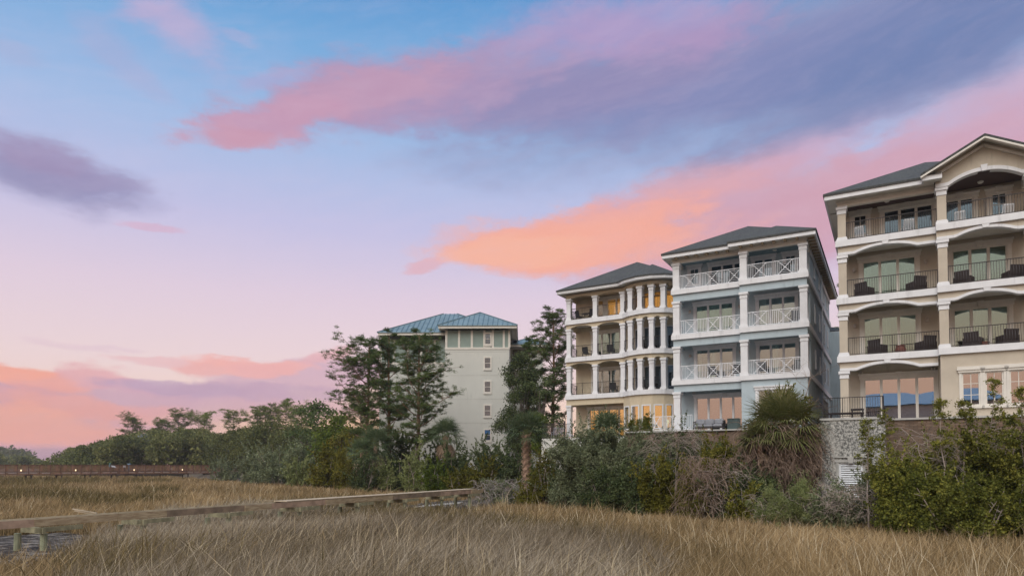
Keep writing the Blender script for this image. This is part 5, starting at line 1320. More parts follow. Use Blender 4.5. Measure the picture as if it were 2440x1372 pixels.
def broad_tree(label, x, ytop, D, w_, seed, m, group=None, size=.22, n=60, blobs=50, crown0=.25, name='oak_tree', trunk=.3, zb=None, flat=.8, br=.17):
    c = pt(x, HOR, D); z0 = gz1(c.x, c.y) if zb is None else zb; H = CAMZ+(HOR-ytop)/F*D-z0
    e = empty(name, (c.x, c.y, z0)); tag(e, label, 'tree', group); tree_parts(e, H, w_, seed, m, size, n, blobs, crown0, trunk, flat, br); return e
def tree_parts(e, H, w_, seed, m, size, n, blobs, crown0, trunk, flat=.8, br=.17):
    rng = np.random.default_rng(seed); cs = []; rs = []; tr = MB()
    top = Vector((rng.normal()*.04*H, rng.normal()*.04*H, H*.8)); mid = top*.45+Vector((rng.normal()*.2, 0, 0)); tr.tube([(0, 0, -.3), mid, top], [trunk, trunk*.7, trunk*.2], 8)
    for i in range(blobs):
        a = rng.uniform(0, 2*math.pi); u_ = rng.uniform(0, 1); zz = crown0+(1-crown0)*u_; prof = math.sqrt(max(.04, 1-(1.75*u_-.75)**2)); q = math.sqrt(rng.uniform(.1, 1))
        r = w_*br*rng.uniform(.5, 1.15); p = Vector((math.cos(a)*q*prof*(w_/2-r*.4), math.sin(a)*q*prof*(w_/2-r*.4), zz*H-r*.5)); cs.append(tuple(p)); rs.append(r)
        if i % 3 == 0: b = Vector((0, 0, 0)).lerp(top, min(.95, zz*.8)); tr.tube([b, b.lerp(p, .5)+Vector((0, 0, -.04*H)), p], [trunk*.3, trunk*.2, .03], 5, False)
    tr.build('trunk', M_BARKD, e); V = blob_leaves(rng, cs, rs, n, size, .6, .35, flat); npmesh('crown', V, 4, m, e)

# ---- palms
def fan(rng, base, d, pet, rad, nbl=22, droop=.35, w_=.035):
    """petiole verts + fan blades as triangles"""
    d = d/np.linalg.norm(d); side = np.cross(d, [0, 0, 1.0]); side /= np.linalg.norm(side)+1e-9; upv = np.cross(side, d)
    hub = base+d*pet; tris = []
    for k in range(nbl):
        a = (k/(nbl-1)-.5)*2*2.0; L = rad*(1-.25*abs(a)/2.0)*rng.uniform(.85, 1.05)
        v = d*math.cos(a)+side*math.sin(a)+upv*rng.normal()*.06; v /= np.linalg.norm(v)
        s_ = np.cross(v, upv); s_ /= np.linalg.norm(s_)+1e-9
        m1 = hub+v*L*.5-np.array([0, 0, droop*L*.08]); tip = hub+v*L*.97-np.array([0, 0, droop*L*.55*rng.uniform(.6, 1.2)])
        tris += [[hub-s_*w_*.3, hub+s_*w_*.3, m1+s_*w_, m1-s_*w_], [m1-s_*w_, m1+s_*w_, tip+s_*.003, tip-s_*.003]]
    return tris, hub
def palm(label, x, yc, D, crown_r, seed, trunk_r=.2, boots=True, nf=34, dead=8, cat='palm tree', group='cabbage palms along the shore', zbase=None, lo=-.5, m=None, w_=.035, z_top=None, nbl=22):
    rng = np.random.default_rng(seed); c = pt(x, yc, D); z0 = gz1(c.x, c.y) if zbase is None else zbase
    e = empty('palm_tree', (c.x, c.y, z0)); tag(e, label, cat, group); H = c.z-z0
    tp = [(0, 0, -.3)]+[(.02*math.sin(i), .02*i*.3, H*i/6) for i in range(1, 7)]; t = MB(); t.tube(tp, [trunk_r*1.1]+[trunk_r*(1.05-.03*i) for i in range(6)], 12)
    to = t.build('trunk', M_BOOT, e)
    if boots:
        b = MB(); n = int(H/.07)
        for i in range(n):
            for j in range(3):
                z = H*(i+.33*j)/n; a = i*2.4+j*2.09; r = trunk_r*1.0; q = Vector((math.cos(a)*r, math.sin(a)*r, z)); o_ = Vector((math.cos(a), math.sin(a), 1.5)).normalized()
                b.bar(q, q+o_*rng.uniform(.16, .3), .07, .025, (math.cos(a), math.sin(a), 0))
        b.build('boots', M_DEADF, to)
    quads = []; pet = MB()
    for i in range(nf):
        a = i*2.399; el = lo+(1.45-lo)*((i+.5)/nf)**.8; d = np.array([math.cos(a)*math.cos(el), math.sin(a)*math.cos(el), math.sin(el)])
        b0_ = np.array([0, 0, H-.1]); pl = crown_r*.5*rng.uniform(.8, 1.1); q, hub = fan(rng, b0_, d, pl, crown_r*.58, nbl, .75 if el < .5 else .4, w_); quads += q
        pet.tube([tuple(b0_), tuple(b0_+d*pl*.5+np.array([0, 0, .04])), tuple(hub)], [.022, .016, .012], 4, False)
    npmesh('crown', np.array(quads), 4, m or L_PALM, e); pet.build('leaf_stalks', mat('stalk_green', (.14, .16, .06), .6), e)
    if dead:
        quads = []
        for i in range(dead):
            a = rng.uniform(0, 6.28); d = np.array([math.cos(a)*.55, math.sin(a)*.55, -1.0]); q, hub = fan(rng, np.array([0, 0, H-.2]), d, crown_r*.35, crown_r*.5, 18, .8, w_); quads += q
        npmesh('dead_fronds', np.array(quads), 4, M_DEADF, e)
    return e

# ------------------------------------------------------------------ vegetation, placed
# pines in front of the apartment block
pine('tall open pine left of the apartment block, its crown leaning over the low shrubs', 873, 1050, 812, 82, 11, 4.7, crown0=.34, nb=40, lean=.008, shape='round', bias=(-.5, 0))
pine('dense pine covering the left corner of the apartment block', 925, 1060, 797, 80, 12, 3.5, crown0=.22, nb=42, lean=.006, shape='round')
pine('broad pine with ivy covered trunk before the middle of the apartment block', 993, 1070, 798, 76, 13, 4.7, crown0=.24, nb=44, lean=.006, shape='round')
pine('tallest dark pine between the apartment block and the yellow house', 1318, 1000, 738, 84, 14, 4.0, crown0=.34, nb=44, lean=.005, shape='round')
pine('smaller pine overlapping the right balcony of the apartment block', 1262, 1000, 800, 84, 15, 2.5, crown0=.45, nb=30, lean=.01, shape='round')
iv = bush('ivy', 'green ivy climbing the trunk of the broad pine', 984, 1003, 960, 75.6, L_BRIGHT, 400, n=260, size=.12, blobs=40, spiky=4, dpt=1.0, cat='plant', br=.4)
broad_tree('dark rounded evergreen oak at the right side of the apartment block', 1242, 842, 80, 6.6, 21, L_DARK, size=.2, n=120, blobs=60)
broad_tree('leafy evergreen between the oak and the yellow house', 1300, 880, 78, 4.6, 22, L_DARK, size=.2, n=110, blobs=44, name='evergreen_tree')
broad_tree('low bright green tree at the foot of the yellow house, behind the palm', 1288, 985, 72, 4.6, 23, L_BRIGHT, size=.16, n=110, blobs=36, name='small_tree', crown0=.1)
pine('pine seen through the gap between the blue and the tan house', 2018, 1000, 668, 90, 16, 3.4, crown0=.2, nb=36)
broad_tree('dark tree low in the gap between the blue and tan houses', 2010, 800, 96, 5, 26, L_DARK, size=.25, n=80, blobs=40, name='evergreen_tree')
# palms
palm('cabbage palm with thick bare cross hatched trunk left of the yellow house', 1254, 1034, 52, 2.2, 31, .26, True, 40, 0, lo=-.35)
palm('cabbage palm with dead hanging fronds before the apartment block wall', 1062, 1040, 72, 2.6, 32, .24, True, 34, 14, lo=-.45)
palm('shaggy palm leaning out of the thicket left of the pines', 895, 1062, 76, 3.0, 33, .24, False, 36, 16, lo=-.8)
palm('short palm half buried in the thicket below the shaggy palm', 862, 1078, 74, 2.2, 34, .2, False, 26, 16, lo=-.8)
palm('fan palm poking out of the shrubs before the yellow house lit doors', 1446, 1030, 47, 2.0, 35, .18, False, 26, 2, lo=-.1)
p5 = palm('huge palm smothered in brown vines before the blue house', 1862, 1022, 36.5, 2.75, 36, .34, False, 46, 14, lo=-.5, w_=.03, nbl=30, m=leafmat('yellowed_palm', [(.06, .075, .02), (.14, .15, .05), (.26, .23, .11)], .25, .8))
rng = np.random.default_rng(77)
tangle(p5, rng, 4.3, 3.6, 3.3, 1700, M_VINE, .013, 'vines', 1.2, 1.2)
tangle(p5, rng, 3.6, 3.2, 2.6, 1500, M_VINE, .013, 'vines', 1.6, .0)
p5['x'] = 0; del p5['x']
bush('climbing_shrub', 'small brownish leafed shrub growing out of the top of the vine covered palm', 1832, 1925, 925, 36.8, L_OLIVE, 38, n=70, size=.09, blobs=16, spiky=14, dpt=1.5, zb=5.2, cat='plant')
palm('young palm fan leaning out left below the huge vine covered palm', 1812, 1050, 36.0, 1.7, 39, .14, False, 18, 3, lo=-.2, m=MATS['yellowed_palm'], w_=.03, nbl=28)
bush('vine_shrub', 'brownish olive shrub tangled round the trunk of the vine covered palm', 1785, 1960, 1040, 37.2, L_OLIVE, 43, n=60, size=.09, blobs=40, spiky=30, dpt=3)
# bare tree beside it
def bare(label, x, y0_, y1_, D, w_, seed, zb=None):
    c = pt(x, HOR, D); z0 = gz1(c.x, c.y) if zb is None else zb; H = CAMZ+(HOR-y1_)/F*D-z0; rng = np.random.default_rng(seed); e = empty('bare_tree', (c.x, c.y, z0)); tag(e, label, 'tree')
    tr = MB(); br_ = MB()
    def grow(p, d, L, r, lv):
        pts_ = [p]
        for j in range(4): d = (d+Vector((rng.normal()*.2, rng.normal()*.2, rng.normal()*.12+.05))).normalized(); pts_.append(pts_[-1]+d*L/4)
        (tr if lv == 0 else br_).tube(pts_, [r*(1-.15*j) for j in range(5)], 5 if lv < 2 else 3, False)
        if lv < 3:
            for j in range(5 if lv else 7): q = pts_[1+int(rng.integers(0, 4))]; grow(q, (d+Vector((rng.normal()*.8, rng.normal()*.8, rng.normal()*.5+.15))).normalized(), L*rng.uniform(.4, .65), r*.45, lv+1)
    grow(Vector((0, 0, 0)), Vector((0, 0, 1)), H*.62, .07, 0); tr.build('trunk', M_TWIG, e); br_.build('branches', M_VINE, e)
bare('leafless grey tree at the right front corner of the blue house', 1936, 1100, 890, 39.5, 3, 41)
bare('leafless sapling poking above the vine covered palm', 1880, 1000, 935, 37, 3, 42, 4.0)
# shoreline shrubs: right to left
SH = 'shrubs along the marsh edge'
bush('myrtle_shrub', 'big dark olive myrtle at the right edge of the picture, tallest of the myrtles', 2360, 2570, 985, 27.5, L_MYRT, 51, n=300, size=.085, blobs=60, spiky=60, group=SH)
bush('myrtle_shrub', 'olive myrtle with a tall spire standing before the three tan house windows', 2255, 2400, 1020, 29, L_MYRT, 52, n=300, size=.085, blobs=48, spiky=50, group=SH)
bush('myrtle_shrub', 'wide myrtle mass right of the louvred door', 2085, 2275, 1078, 28.5, L_MYRT, 53, n=300, size=.085, blobs=56, spiky=50, group=SH)
bush('myrtle_shrub', 'low rounded dark myrtle at the foot of the right hand myrtles', 2170, 2420, 1128, 26.8, L_MYRT, 54, n=300, size=.085, blobs=48, spiky=40, group=SH)
def spire(label, x, ytop, ybot, D, w_, seed, m=None):
    """tall loose shoot: stem with leaf clumps"""
    c = pt(x, ybot, D); H = pt(x, ytop, D).z-c.z; z0 = gz1(c.x, c.y); e = empty('myrtle_sapling', (c.x, c.y, z0)); tag(e, label, 'shrub', 'tall loose myrtle shoots')
    rng = np.random.default_rng(seed); tr = MB(); off = c.z-z0; tot = H+off
    pts_ = [Vector((rng.normal()*.08, rng.normal()*.08, tot*k/6)) for k in range(7)]; pts_[0] = Vector((0, 0, -.1)); tr.tube(pts_, [.045-.006*k for k in range(7)], 6)
    cs = []; rs = []
    for k in range(int(16+H*10)):
        f = rng.uniform(0, 1); z = off+H*f; a = rng.uniform(0, 6.28); L = w_/2*(1.05-f*.75)*rng.uniform(.3, 1)
        p = Vector((math.cos(a)*L, math.sin(a)*L, z+.1)); b = Vector((0, 0, z-.25*L)); tr.tube([b, b.lerp(p, .6)+Vector((0, 0, -.04)), p], [.014, .01, .006], 4, False); cs.append(tuple(p)); rs.append(rng.uniform(.13, .24))
    tr.build('stem', M_TWIG, e); npmesh('foliage', blob_leaves(rng, cs, rs, 1500, .085, .45, .1, .8), 4, m or L_MYRT, e)
spire('tall myrtle spire rising across the middle tan house window', 2372, 908, 1060, 29, 1.3, 61)
spire('myrtle shoot before the sliding doors of the tan house', 2246, 952, 1080, 28.5, 1.2, 62)
spire('leafy myrtle shoot crossing the corner of the tan house patio railing', 2112, 978, 1110, 29.5, 1.5, 63)
spire('short myrtle shoot between the tan house door and its three windows', 2300, 958, 1060, 29, 1.5, 64)
spire('myrtle shoot at the right edge before the third tan house window', 2440, 930, 1060, 27.5, 1.3, 65)
spire('thin myrtle shoot hanging before the grey shell concrete wall', 2068, 1005, 1150, 29.5, 1.0, 66)
e = bush('groundsel_shrub', 'pale feathery green shrub in front of the vine covered palm', 1768, 1985, 1148, 31.5, L_PALE, 55, n=330, size=.06, blobs=50, spiky=80, group=SH, aspect=.3)
tangle(e, np.random.default_rng(5), 3.6, 2.8, 1.6, 300, M_TWIG, .008)
bush('grey_shrub', 'grey green shrub in front of the louvred door', 1960, 2105, 1142, 31, L_SILVER, 56, n=150, size=.07, blobs=36, spiky=30, group=SH)
e = empty('bare_thicket', pt(2030, 1200, 30)); e.location.z = .4; tag(e, 'leafless grey thicket under the louvred door', 'shrub'); tangle(e, np.random.default_rng(6), 3.4, 2, 1.7, 500, M_TWIG, .009)
bush('green_shrub', 'small dark leafy shrub left of the pale feathery shrub', 1735, 1810, 1148, 33.5, L_OLIVE, 57, n=260, size=.085, blobs=26, spiky=24, group=SH)
e = bush('vine_mound', 'brown vine mound hanging down below the blue house stone wall', 1618, 1765, 1085, 35.5, L_OLIVE, 58, n=30, size=.085, blobs=20, spiky=10, group=SH)
tangle(e, np.random.default_rng(7), 3.2, 2.4, 3.4, 1100, M_VINE, .011, 'vines', 1.3)
bush('olive_shrub', 'yellowish olive shrub at the top of the brown vine mound', 1640, 1765, 1030, 38, L_OLIVE, 59, n=260, size=.085, blobs=34, spiky=30, group=SH)
bush('cedar_shrub', 'upright yellow green cedar in the middle of the shrub bank', 1512, 1612, 1060, 38.5, L_OLIVE, 60, n=320, size=.08, blobs=46, spiky=44, group=SH, dpt=2.2)
e = bush('grey_shrub', 'greyish shrub patched with bare twigs beside the white patio railing', 1545, 1680, 1018, 41.5, L_DARK, 67, n=170, size=.085, blobs=44, spiky=30, group=SH)
tangle(e, np.random.default_rng(8), 3.4, 2.8, 4.6, 700, M_TWIG, .009)
bush('grey_shrub', 'dusty green shrub under the grey outdoor sofa', 1610, 1700, 1034, 43.5, L_SILVER, 68, n=260, size=.08, blobs=34, spiky=30, group=SH)
bush('silver_shrub', 'large silvery green thicket in front of the yellow house', 1308, 1560, 1018, 43.5, L_SILVER, 70, n=800, size=.085, blobs=120, spiky=110, group=SH, br=.24)
bush('silver_shrub', 'lower front lobe of the silvery thicket reaching the marsh grass', 1370, 1530, 1105, 40.5, L_DARK, 71, n=800, size=.085, blobs=50, spiky=50, group=SH)
bush('green_shrub', 'dark green shrub below the white garden wall', 1315, 1440, 1085, 45, L_DARK, 72, n=800, size=.085, blobs=40, spiky=40, group=SH)
bush('round_shrub', 'clipped round green bush against the bow windows of the yellow house', 1500, 1562, 980, 52, L_MYRT, 73, n=330, size=.08, blobs=30, spiky=6, group=SH, zb=4.6, br=.3)
bush('cedar_shrub', 'dark olive cedar just right of the bare trunked palm', 1268, 1332, 1068, 48.5, L_OLIVE, 74, n=320, size=.08, blobs=40, spiky=40, group=SH, dpt=2)
bush('cedar_shrub', 'low olive cedar at the foot of the bare trunked palm', 1228, 1300, 1132, 48, L_OLIVE, 75, n=320, size=.08, blobs=30, spiky=30, group=SH, dpt=2)
e = bush('grey_shrub', 'fallen grey twiggy shrub at the landward end of the unfinished walkway', 1130, 1250, 1128, 50.5, L_SILVER, 76, n=110, size=.08, blobs=26, spiky=20, group=SH)
tangle(e, np.random.default_rng(9), 3.8, 2.6, 1.9, 420, mat('pale_twigs', (.33, .29, .27), .9, .2), .013)
for a_ in (
 ('myrtle_shrub', 'dark myrtle filling the corner between the shell concrete wall and the big myrtles', 2070, 2190, 1075, 30.2, L_MYRT, 80),
 ('myrtle_shrub', 'myrtle thicket in front of the brown ledge wall below the three tan house windows', 2210, 2390, 1075, 30.5, L_MYRT, 81),
 ('myrtle_shrub', 'upper myrtle foliage hiding the right part of the brown ledge wall', 2330, 2500, 1020, 31, L_MYRT, 89),
 ('myrtle_shrub', 'sprawling myrtle hanging over the middle of the brown ledge wall', 2150, 2330, 1045, 31, L_MYRT, 90),
 ('silver_shrub', 'silvery shrub hiding the left end of the blue house stone wall', 1540, 1640, 1050, 45.5, L_SILVER, 91),
 ('olive_shrub', 'olive shrub climbing the blue house stone wall below the sofa', 1640, 1750, 1046, 42, L_OLIVE, 92),
 ('green_shrub', 'dark shrub at the foot of the white garden wall, left of the silvery thicket', 1285, 1350, 1080, 52, L_DARK, 93),
 ('myrtle_shrub', 'low myrtle skirt at the very bottom right corner of the bank', 2380, 2560, 1120, 26, L_MYRT, 82),
 ('green_shrub', 'dark green shrub between the vine mound and the pale feathery shrub', 1690, 1800, 1120, 35, L_DARK, 83),
 ('green_shrub', 'dark leafy shrub under the left skirt of the vine covered palm', 1740, 1860, 1120, 35.2, L_DARK, 84),
 ('green_shrub', 'dark green shrub between the silvery thicket and the yellow green cedar', 1470, 1570, 1120, 39, L_DARK, 85),
 ('olive_shrub', 'yellow green shrub spreading between cedar and vine mound', 1570, 1660, 1090, 38, L_OLIVE, 86),
 ('silver_shrub', 'upper right lobe of the silvery thicket beside the clipped round bush', 1470, 1600, 1020, 45, L_SILVER, 87),
 ('grey_shrub', 'grey green low shrub under the pale feathery one on its right', 1900, 2020, 1170, 30.5, L_SILVER, 88)):
    bush(*a_, n=280, size=.085, blobs=44, spiky=44, group=SH)
for x_, y_, z_, w_2, h_2, n_, lb in ((2290, 1180, 1.0, 6, 3.6, 420, 'bare twigs woven through the myrtles before the ledge wall'), (1720, 1200, .3, 3, 2.4, 420, 'bare brown brush at the foot of the vine mound')):
    e = empty('bare_thicket', pt(x_, HOR, 30.0 if x_ > 2000 else 35)); e.location.z = z_; tag(e, lb, 'shrub'); tangle(e, np.random.default_rng(int(x_)), w_2, 2.2, h_2, n_, M_TWIG, .01)
for a_ in (
 ('silver_shrub', 'grey green shrub right behind the yellow green cedar, against the stone wall', 1560, 1660, 1040, 41, L_SILVER, 94),
 ('green_shrub', 'leafy dark shrub on top of the vine mound near the grey sofa', 1680, 1790, 1052, 39, L_DARK, 95),
 ('silver_shrub', 'crown of the silvery thicket under the lit doors of the yellow house', 1360, 1500, 1012, 45.5, L_SILVER, 96)):
    bush(*a_, n=500, size=.085, blobs=50, spiky=44, group=SH)
rows = [ # x0,x1,ytop,D,mat,kind,label
 (1180, 1262, 1062, 62, L_DARK, 'green_shrub', 'dark shrub behind the bare trunked palm'),
 (1105, 1215, 1052, 66, L_DARK, 'green_shrub', 'tall dark shrub below the lowest apartment window'),
 (1120, 1190, 1100, 60, L_OLIVE, 'olive_shrub', 'brownish olive shrub above the end of the walkway'),
 (1040, 1130, 1075, 66, L_DARK, 'green_shrub', 'dusky shrub under the palm before the apartment wall'),
 (1060, 1135, 1115, 62, L_OLIVE, 'olive_shrub', 'low olive shrub right behind the walkway frame'),
 (1000, 1075, 1100, 64, L_BRIGHT, 'green_shrub', 'green shrub left of the low olive one behind the walkway'),
 (955, 1015, 1068, 67, L_PALE, 'pale_shrub', 'pale green upright shrub at the foot of the ivy covered pine'),
 (885, 942, 1100, 72, L_PALE, 'pale_shrub', 'rounded pale green shrub with bare branches left of the pines'),
 (930, 975, 1090, 74, L_DARK, 'green_shrub', 'dark shrub between two pale green shrubs'),
 (835, 900, 1085, 71, L_DARK, 'green_shrub', 'very dark shrub below the dead palm fronds'),
 (900, 1000, 1040, 80, L_DARK, 'green_shrub', 'dark thicket around the feet of the pines'),
 (1000, 1100, 1048, 80, L_DARK, 'green_shrub', 'dark thicket hiding the base of the apartment block'),
 (745, 835, 1062, 84, L_OLIVE, 'olive_shrub', 'yellow brown shrub at the marsh edge left of the shaggy palm'),
 (800, 880, 1050, 78, L_OLIVE, 'olive_shrub', 'olive thicket under the tall open pine'),
 (680, 748, 1092, 92, L_PALE, 'pale_shrub', 'small light green shrub on the edge of the marsh'),
 (590, 760, 1045, 100, L_SILVER, 'silver_shrub', 'large grey green mound of brush sloping down to the marsh'),
 (570, 680, 1070, 108, L_SILVER, 'silver_shrub', 'grey green brush mound nearer the boardwalk'),
 (496, 572, 1095, 128, L_SILVER, 'silver_shrub', 'small isolated grey green mound overlapping the boardwalk'),
]
for i, (x0, x1, yt, D, m, nm, lb) in enumerate(rows):
    bush(nm, lb, x0, x1, yt, D, m, 100+i, n=150 if D < 80 else 90, size=.13 if D < 80 else .19, blobs=40 if x1-x0 < 120 else 70, spiky=36, group=SH, dpt=None, br=.24)
# mid-distance trees
MID = 'trees at the middle distance'
for i, (x, yt, D, w_, m, nm, lb) in enumerate([
 (640, 1000, 150, 15, L_FAR, 'evergreen_tree', 'broad dark evergreen above the grey green brush mound'),
 (585, 1020, 155, 12, L_FAR, 'evergreen_tree', 'dark rounded evergreen where the boardwalk meets the shore'),
 (700, 1010, 140, 12, L_FAR, 'evergreen_tree', 'dark evergreen left of the bright green tree'),
 (752, 952, 125, 11.5, L_PINE, 'leafy_tree', 'bright green tall tree left of the open pine'),
 (805, 985, 112, 9.5, L_BRIGHT, 'leafy_tree', 'yellow green tree glowing at the sunset behind the open pine'),
 (835, 1020, 105, 8, L_OLIVE, 'leafy_tree', 'low yellowish tree under the open pine'),
 (540, 1030, 170, 11, L_FAR, 'evergreen_tree', 'dark low tree left of where the boardwalk ends'),
 ]):
    broad_tree(lb, x, yt, D, w_, 200+i, m, MID, size=.42, n=26, blobs=70, crown0=.12, name=nm, br=.15)
FARG = 'umbrella shaped pines on the far skyline'
for i, (x, yt, D, sp, lb) in enumerate([
 (315, 998, 215, 5.4, 'leftmost umbrella pine on the skyline, above the distant tan house'),
 (425, 987, 225, 7.0, 'wide domed pine left of centre on the far skyline'),
 (485, 990, 225, 6.6, 'domed pine just right of the widest dome on the skyline'),
 (556, 984, 200, 4.6, 'small pointed pine on the skyline right of the two domes'),
 (612, 972, 195, 5.0, 'first of three tall thin skyline pines, the leftmost'),
 (644, 965, 195, 5.0, 'middle one of the three tall thin skyline pines'),
 (680, 957, 195, 5.4, 'rightmost of the three tall thin skyline pines'),
 (718, 975, 170, 4.4, 'slim pine left of the bright green tall tree'),
 (385, 1005, 230, 5.0, 'low pine top between the leftmost pine and the first dome'),
 (860, 955, 150, 5.0, 'far pine behind the trunk of the tall open pine')]):
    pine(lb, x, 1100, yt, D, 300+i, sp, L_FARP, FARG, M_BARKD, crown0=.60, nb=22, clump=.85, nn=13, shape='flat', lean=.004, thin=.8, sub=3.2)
# far wood: one mass
rng = np.random.default_rng(9); V = []
def wood_top(px_): return np.interp(px_, [-300, 0, 60, 112, 128, 180, 260, 330, 430, 520, 600, 760, 900], [1074, 1076, 1082, 1090, 1080, 1058, 1034, 1018, 1012, 1016, 1012, 1010, 1015])
for i in range(620):
    px_ = rng.uniform(-300, 900); 
    far = px_ < 120
    D = rng.uniform(330, 420) if far else rng.uniform(185, 250)
    yt = wood_top(px_)+rng.uniform(0, 1)**1.5*55+(rng.uniform(-3, 6)); c = pt(px_, HOR, D); H = CAMZ+(HOR-yt)/F*D-1.5; H = max(H, 3)
    r = rng.uniform(1.8, 4.0); k = 420
    d = rdir(rng, k); p = np.array([c.x, c.y, 1.5+H-r])+d*r*np.array([1.15, 1, .8])*rng.uniform(.55, 1.05, (k, 1)); V.append(leaves(p, .62 if not far else 1.0, rng, .6))
    if H > 6:
        p = np.array([c.x, c.y, 1.0+H*.4])+rdir(rng, 60)*np.array([2.2, 2, H*.4])*rng.uniform(.5, 1, (60, 1)); V.append(leaves(p, 1.1, rng, .6))
o = npmesh('woodland', np.concatenate(V), 4, L_FAR); tag(o, 'dark green wood behind the boardwalk reaching to the far left', 'woodland', kind='stuff')
# distant ridge
V = []
for i in range(260):
    px_ = rng.uniform(-700, 70); D = rng.uniform(600, 700); c = pt(px_, 1074+rng.uniform(0, 25)+max(0, px_-20)*.25, D); r = rng.uniform(5, 9); p = np.array(c)+rdir(rng, 130)*r*rng.uniform(.5, 1, (130, 1)); V.append(leaves(p, 2.6, rng, .7))
o = npmesh('far_ridge', np.concatenate(V), 4, L_FAR); tag(o, 'faint tree covered ridge at the far left horizon', 'woodland', kind='stuff')
# behind the houses: a belt of trees (glimpsed through gaps)
# distant house in the wood
dh = empty('distant_house', (*pt(312, HOR, 205).xy, 1.5), R(-20)); tag(dh, 'small pinkish tan house with grey roof half hidden in the far wood', 'house')
MB().box(-2.5, 3.5, 0, 8, 0, 8.8).box(-6, -2.5, 1.5, 8, 0, 7.2).build('wall', mat('pink_tan_wall', (.5, .34, .27), .9, .06), dh)
mb = MB(); hip(mb, -3.2, 4.2, -.7, 8.7, 9.0, .6); mb.build('roof', mat('grey_far_roof', (.16, .17, .2), .8), dh)
for x in (-1.4, 1.2): MB().box(x, x+1, -.05, .0, 6.0, 7.4).build('window', G_GREY, dh)

mh = empty('beach_house', (-24, -42, 0), R(-28)); tag(mh, 'blue roofed cream house only seen mirrored in the tan house glass doors', 'house')
MB().box(-13, 16, -8, 0, 0, 13.5).build('wall', mat('cream_wall', (.72, .66, .56), .9), mh); m_ = MB(); m_.add([(-14, 1, 13.6), (17, 1, 13.6), (13, -4, 16), (-10, -4, 16), (-14, -9, 13.6), (17, -9, 13.6)], [(0, 1, 2, 3), (4, 3, 2, 5), (0, 3, 4), (1, 5, 2)]); m_.build('roof', mat('blue_roof', (.08, .28, .5), .6), mh)
for k in range(6): MB().box(-11+k*4.5, -8.5+k*4.5, .01, .1, 4, 7).build('window', G_GREY, mh)
# ------------------------------------------------------------------ marsh grass
def walk_cap(x, y, rng):
    n_ = (x-P0.x)*WN.x+(y-P0.y)*WN.y
    return np.where((n_ > -.5) & (n_ < 1.2), .5, np.where((n_ <= -.5) & (n_ > -5), .86, np.where((n_ >= 1.2) & (n_ < 2.5), .8, 3)))*rng.uniform(.8, 1.12, len(x))
def grass(name, label, m, n, zone, hgt, lean, wid, seed, dmin=9, dmax=235, curve=.35, tuft=14):
    rng = np.random.default_rng(seed); az = rng.uniform(-.86, .92, n*3); u = rng.uniform(0, 1, n*3)
    D = dmin*(dmax/dmin)**(u**1.12)        # density falls off with distance
    x = np.tan(np.clip(az, -1.2, 1.2))*D; y = D
    # clumps
    nt = max(1, len(x)//tuft); ti = rng.integers(0, nt, len(x)); ox = rng.normal(size=x.shape)*.17*np.minimum(3, .6+D/30); oy = rng.normal(size=x.shape)*.17*np.minimum(3, .6+D/30)
    cx_ = x[ti]+ox; cy_ = y[ti]+oy; th = rng.uniform(.72, 1.22, nt)[ti]
    keep = zone(cx_, cy_, rng) & (cy_ < shore(np.arctan2(cx_, cy_))+1.5) & (cy_ > 6)
    for MP in (MUD1, MUD2): keep &= ~pin(cx_, cy_, MP)
    cx_, cy_, ox, oy, th = (q[keep][:n] for q in (cx_, cy_, ox, oy, th)); k = len(cx_)
    z = ground_z(cx_, cy_); D = cy_
    hh = hgt*(1+.22*rng.normal(size=k))*(1+.22*vnoise(cx_, cy_, .5, seed+7)); hh = np.clip(hh*th, .25, 2); hh = np.minimum(hh, walk_cap(cx_, cy_, rng)); sh_ = shore(np.arctan2(cx_, cy_)); hh = np.where(cy_ > sh_*(.76+.05*vnoise(cx_, cy_, .6, 21)), hh*np.clip(.42+.12*rng.normal(size=k), .1, .8), hh)
    wd = wid*(1+D/22)*rng.uniform(.7, 1.3, k); hh = np.where(D > 60, hh*1.0, hh)
    la = .25+.6*vnoise(cx_, cy_, .22, 5)+rng.normal(size=k)*.9; lm = np.abs(lean*(1+.5*vnoise(cx_, cy_, .4, 6))+rng.normal(size=k)*.14)
    dx, dy = np.cos(la)*lm+ox*1.1, np.sin(la)*lm+oy*1.1; fa = rng.uniform(0, math.pi, k); sx, sy = np.cos(fa)*wd/2, np.sin(fa)*wd/2*.4
    B = np.stack([cx_, cy_, z-.03], 1); S = np.stack([sx, sy, 0*sx], 1)
    M1 = B+np.stack([dx*hh*curve, dy*hh*curve, hh*.58], 1); T = B+np.stack([dx*hh, dy*hh, hh*(1-.25*lm)], 1)
    V = np.stack([B-S, B+S, M1+S*.8, M1-S*.8, T], 1).reshape(-1, 3)
    i0 = np.arange(k)*5; me = bpy.data.meshes.new(name)
    me.vertices.add(len(V)); me.vertices.foreach_set('co', V.astype(np.float32).ravel())
    lp = np.stack([i0, i0+1, i0+2, i0+3, i0+3, i0+2, i0+4], 1).astype(np.int32); me.loops.add(k*7); me.loops.foreach_set('vertex_index', lp.ravel())
    ls = np.stack([np.arange(k)*7, np.arange(k)*7+4], 1).astype(np.int32); me.polygons.add(k*2); me.polygons.foreach_set('loop_start', ls.ravel())
    me.update(calc_edges=True); o = link(name, me, m); tag(o, label, 'grass', kind='stuff'); return o
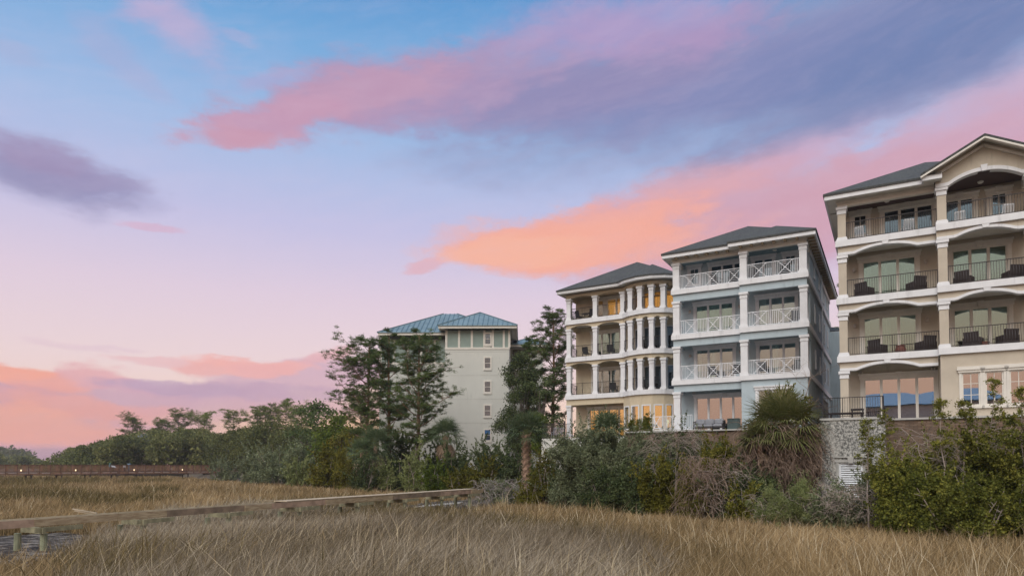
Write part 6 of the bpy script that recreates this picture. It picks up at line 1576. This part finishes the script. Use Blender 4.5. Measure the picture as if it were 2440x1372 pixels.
# three vegetation zones on the marsh, in plan
RUSH_P = [gp(170, 1345), gp(215, 1285), gp(330, 1262), gp(420, 1235), gp(700, 1212), gp(960, 1216), gp(1050, 1232), gp(1130, 1262), gp(1400, 1290), gp(1560, 1340), gp(1600, 1420), gp(1500, 1700), gp(100, 1700), gp(120, 1400)]
DARKS = [[gp(-600, 1166), gp(-600, 1142), gp(240, 1144), gp(240, 1158), gp(100, 1166)], [gp(-500, 1200), gp(-500, 1176), gp(60, 1176), gp(230, 1188), gp(300, 1202), gp(150, 1212)],
  [gp(320, 1182), gp(350, 1172), gp(430, 1174), gp(445, 1184), gp(380, 1188)], [gp(190, 1222), gp(230, 1196), gp(380, 1196), gp(400, 1208), gp(300, 1220)], [gp(285, 1160), gp(300, 1148), gp(410, 1148), gp(412, 1156)]]
def z_rush(x, y, rng): return pin(x+.5*vnoise(x, y, .8, 1)*np.minimum(2.5, y/20), y+1.0*vnoise(x, y, .5, 2)*np.minimum(2.5, y/20), RUSH_P)
def z_dark(x, y, rng):
    r = np.zeros(x.shape, bool)
    for P_ in DARKS: r |= pin(x+1.5*vnoise(x, y, .3, 1), y+1.5*vnoise(x, y, .4, 2), P_)
    nn_ = vnoise(x, y, .16, 11)
    inr = z_rush(x, y, rng); return r | (inr & (nn_+.5*rng.normal(size=x.shape)*.5 > .08)) | (~inr & (y < 26) & (nn_ > .75) & (x > 4))
def z_grey(x, y, rng): return z_rush(x, y, rng) & ~z_dark(x, y, np.random.default_rng(1)) | (z_rush(x, y, rng) & (rng.uniform(size=x.shape) < .35))
def z_gold(x, y, rng): return (~z_rush(x, y, rng) & ~z_dark(x, y, rng)) | (rng.uniform(size=x.shape) < .07)
grass('marsh_grass', 'golden brown cordgrass covering most of the marsh', L_GOLD, 330000, z_gold, .72, .16, .015, 1)
grass('marsh_rush', 'greyish needle rush leaning in the foreground marsh', L_RUSHG, 200000, z_grey, .82, .42, .0125, 2, dmax=60)
grass('tall_straw', 'sparse pale straw stems standing above the marsh grass', leafmat('pale_straw', [(.34, .26, .15), (.5, .40, .26), (.72, .62, .45)], .2, .2), 15000, lambda x, y, rng: rng.uniform(size=x.shape) < .9, 1.02, .22, .009, 9, dmax=90, tuft=3)
grass('olive_rush', 'dark olive needle rush patches in the marsh', L_RUSHO, 170000, z_dark, .95, .26, .016, 3)

# ------------------------------------------------------------------ evening haze
hz = MB().box(-900, 900, -120, 760, -1.5, 60).build('haze', None); tag(hz, kind='stuff')
hm = bpy.data.materials.new('haze'); hm.use_nodes = True; t = NT(hm.node_tree); hm.node_tree.nodes.clear()
pv = t.n('ShaderNodeVolumePrincipled'); t.put(pv.inputs['Color'], (.86, .84, .88)); pv.inputs['Density'].default_value = .0003; pv.inputs['Anisotropy'].default_value = .3
ho = t.n('ShaderNodeOutputMaterial'); t.put(ho.inputs['Volume'], pv.outputs[0]); hz.data.materials.append(hm)
tag(hz, 'thin evening haze over the marsh', 'haze')
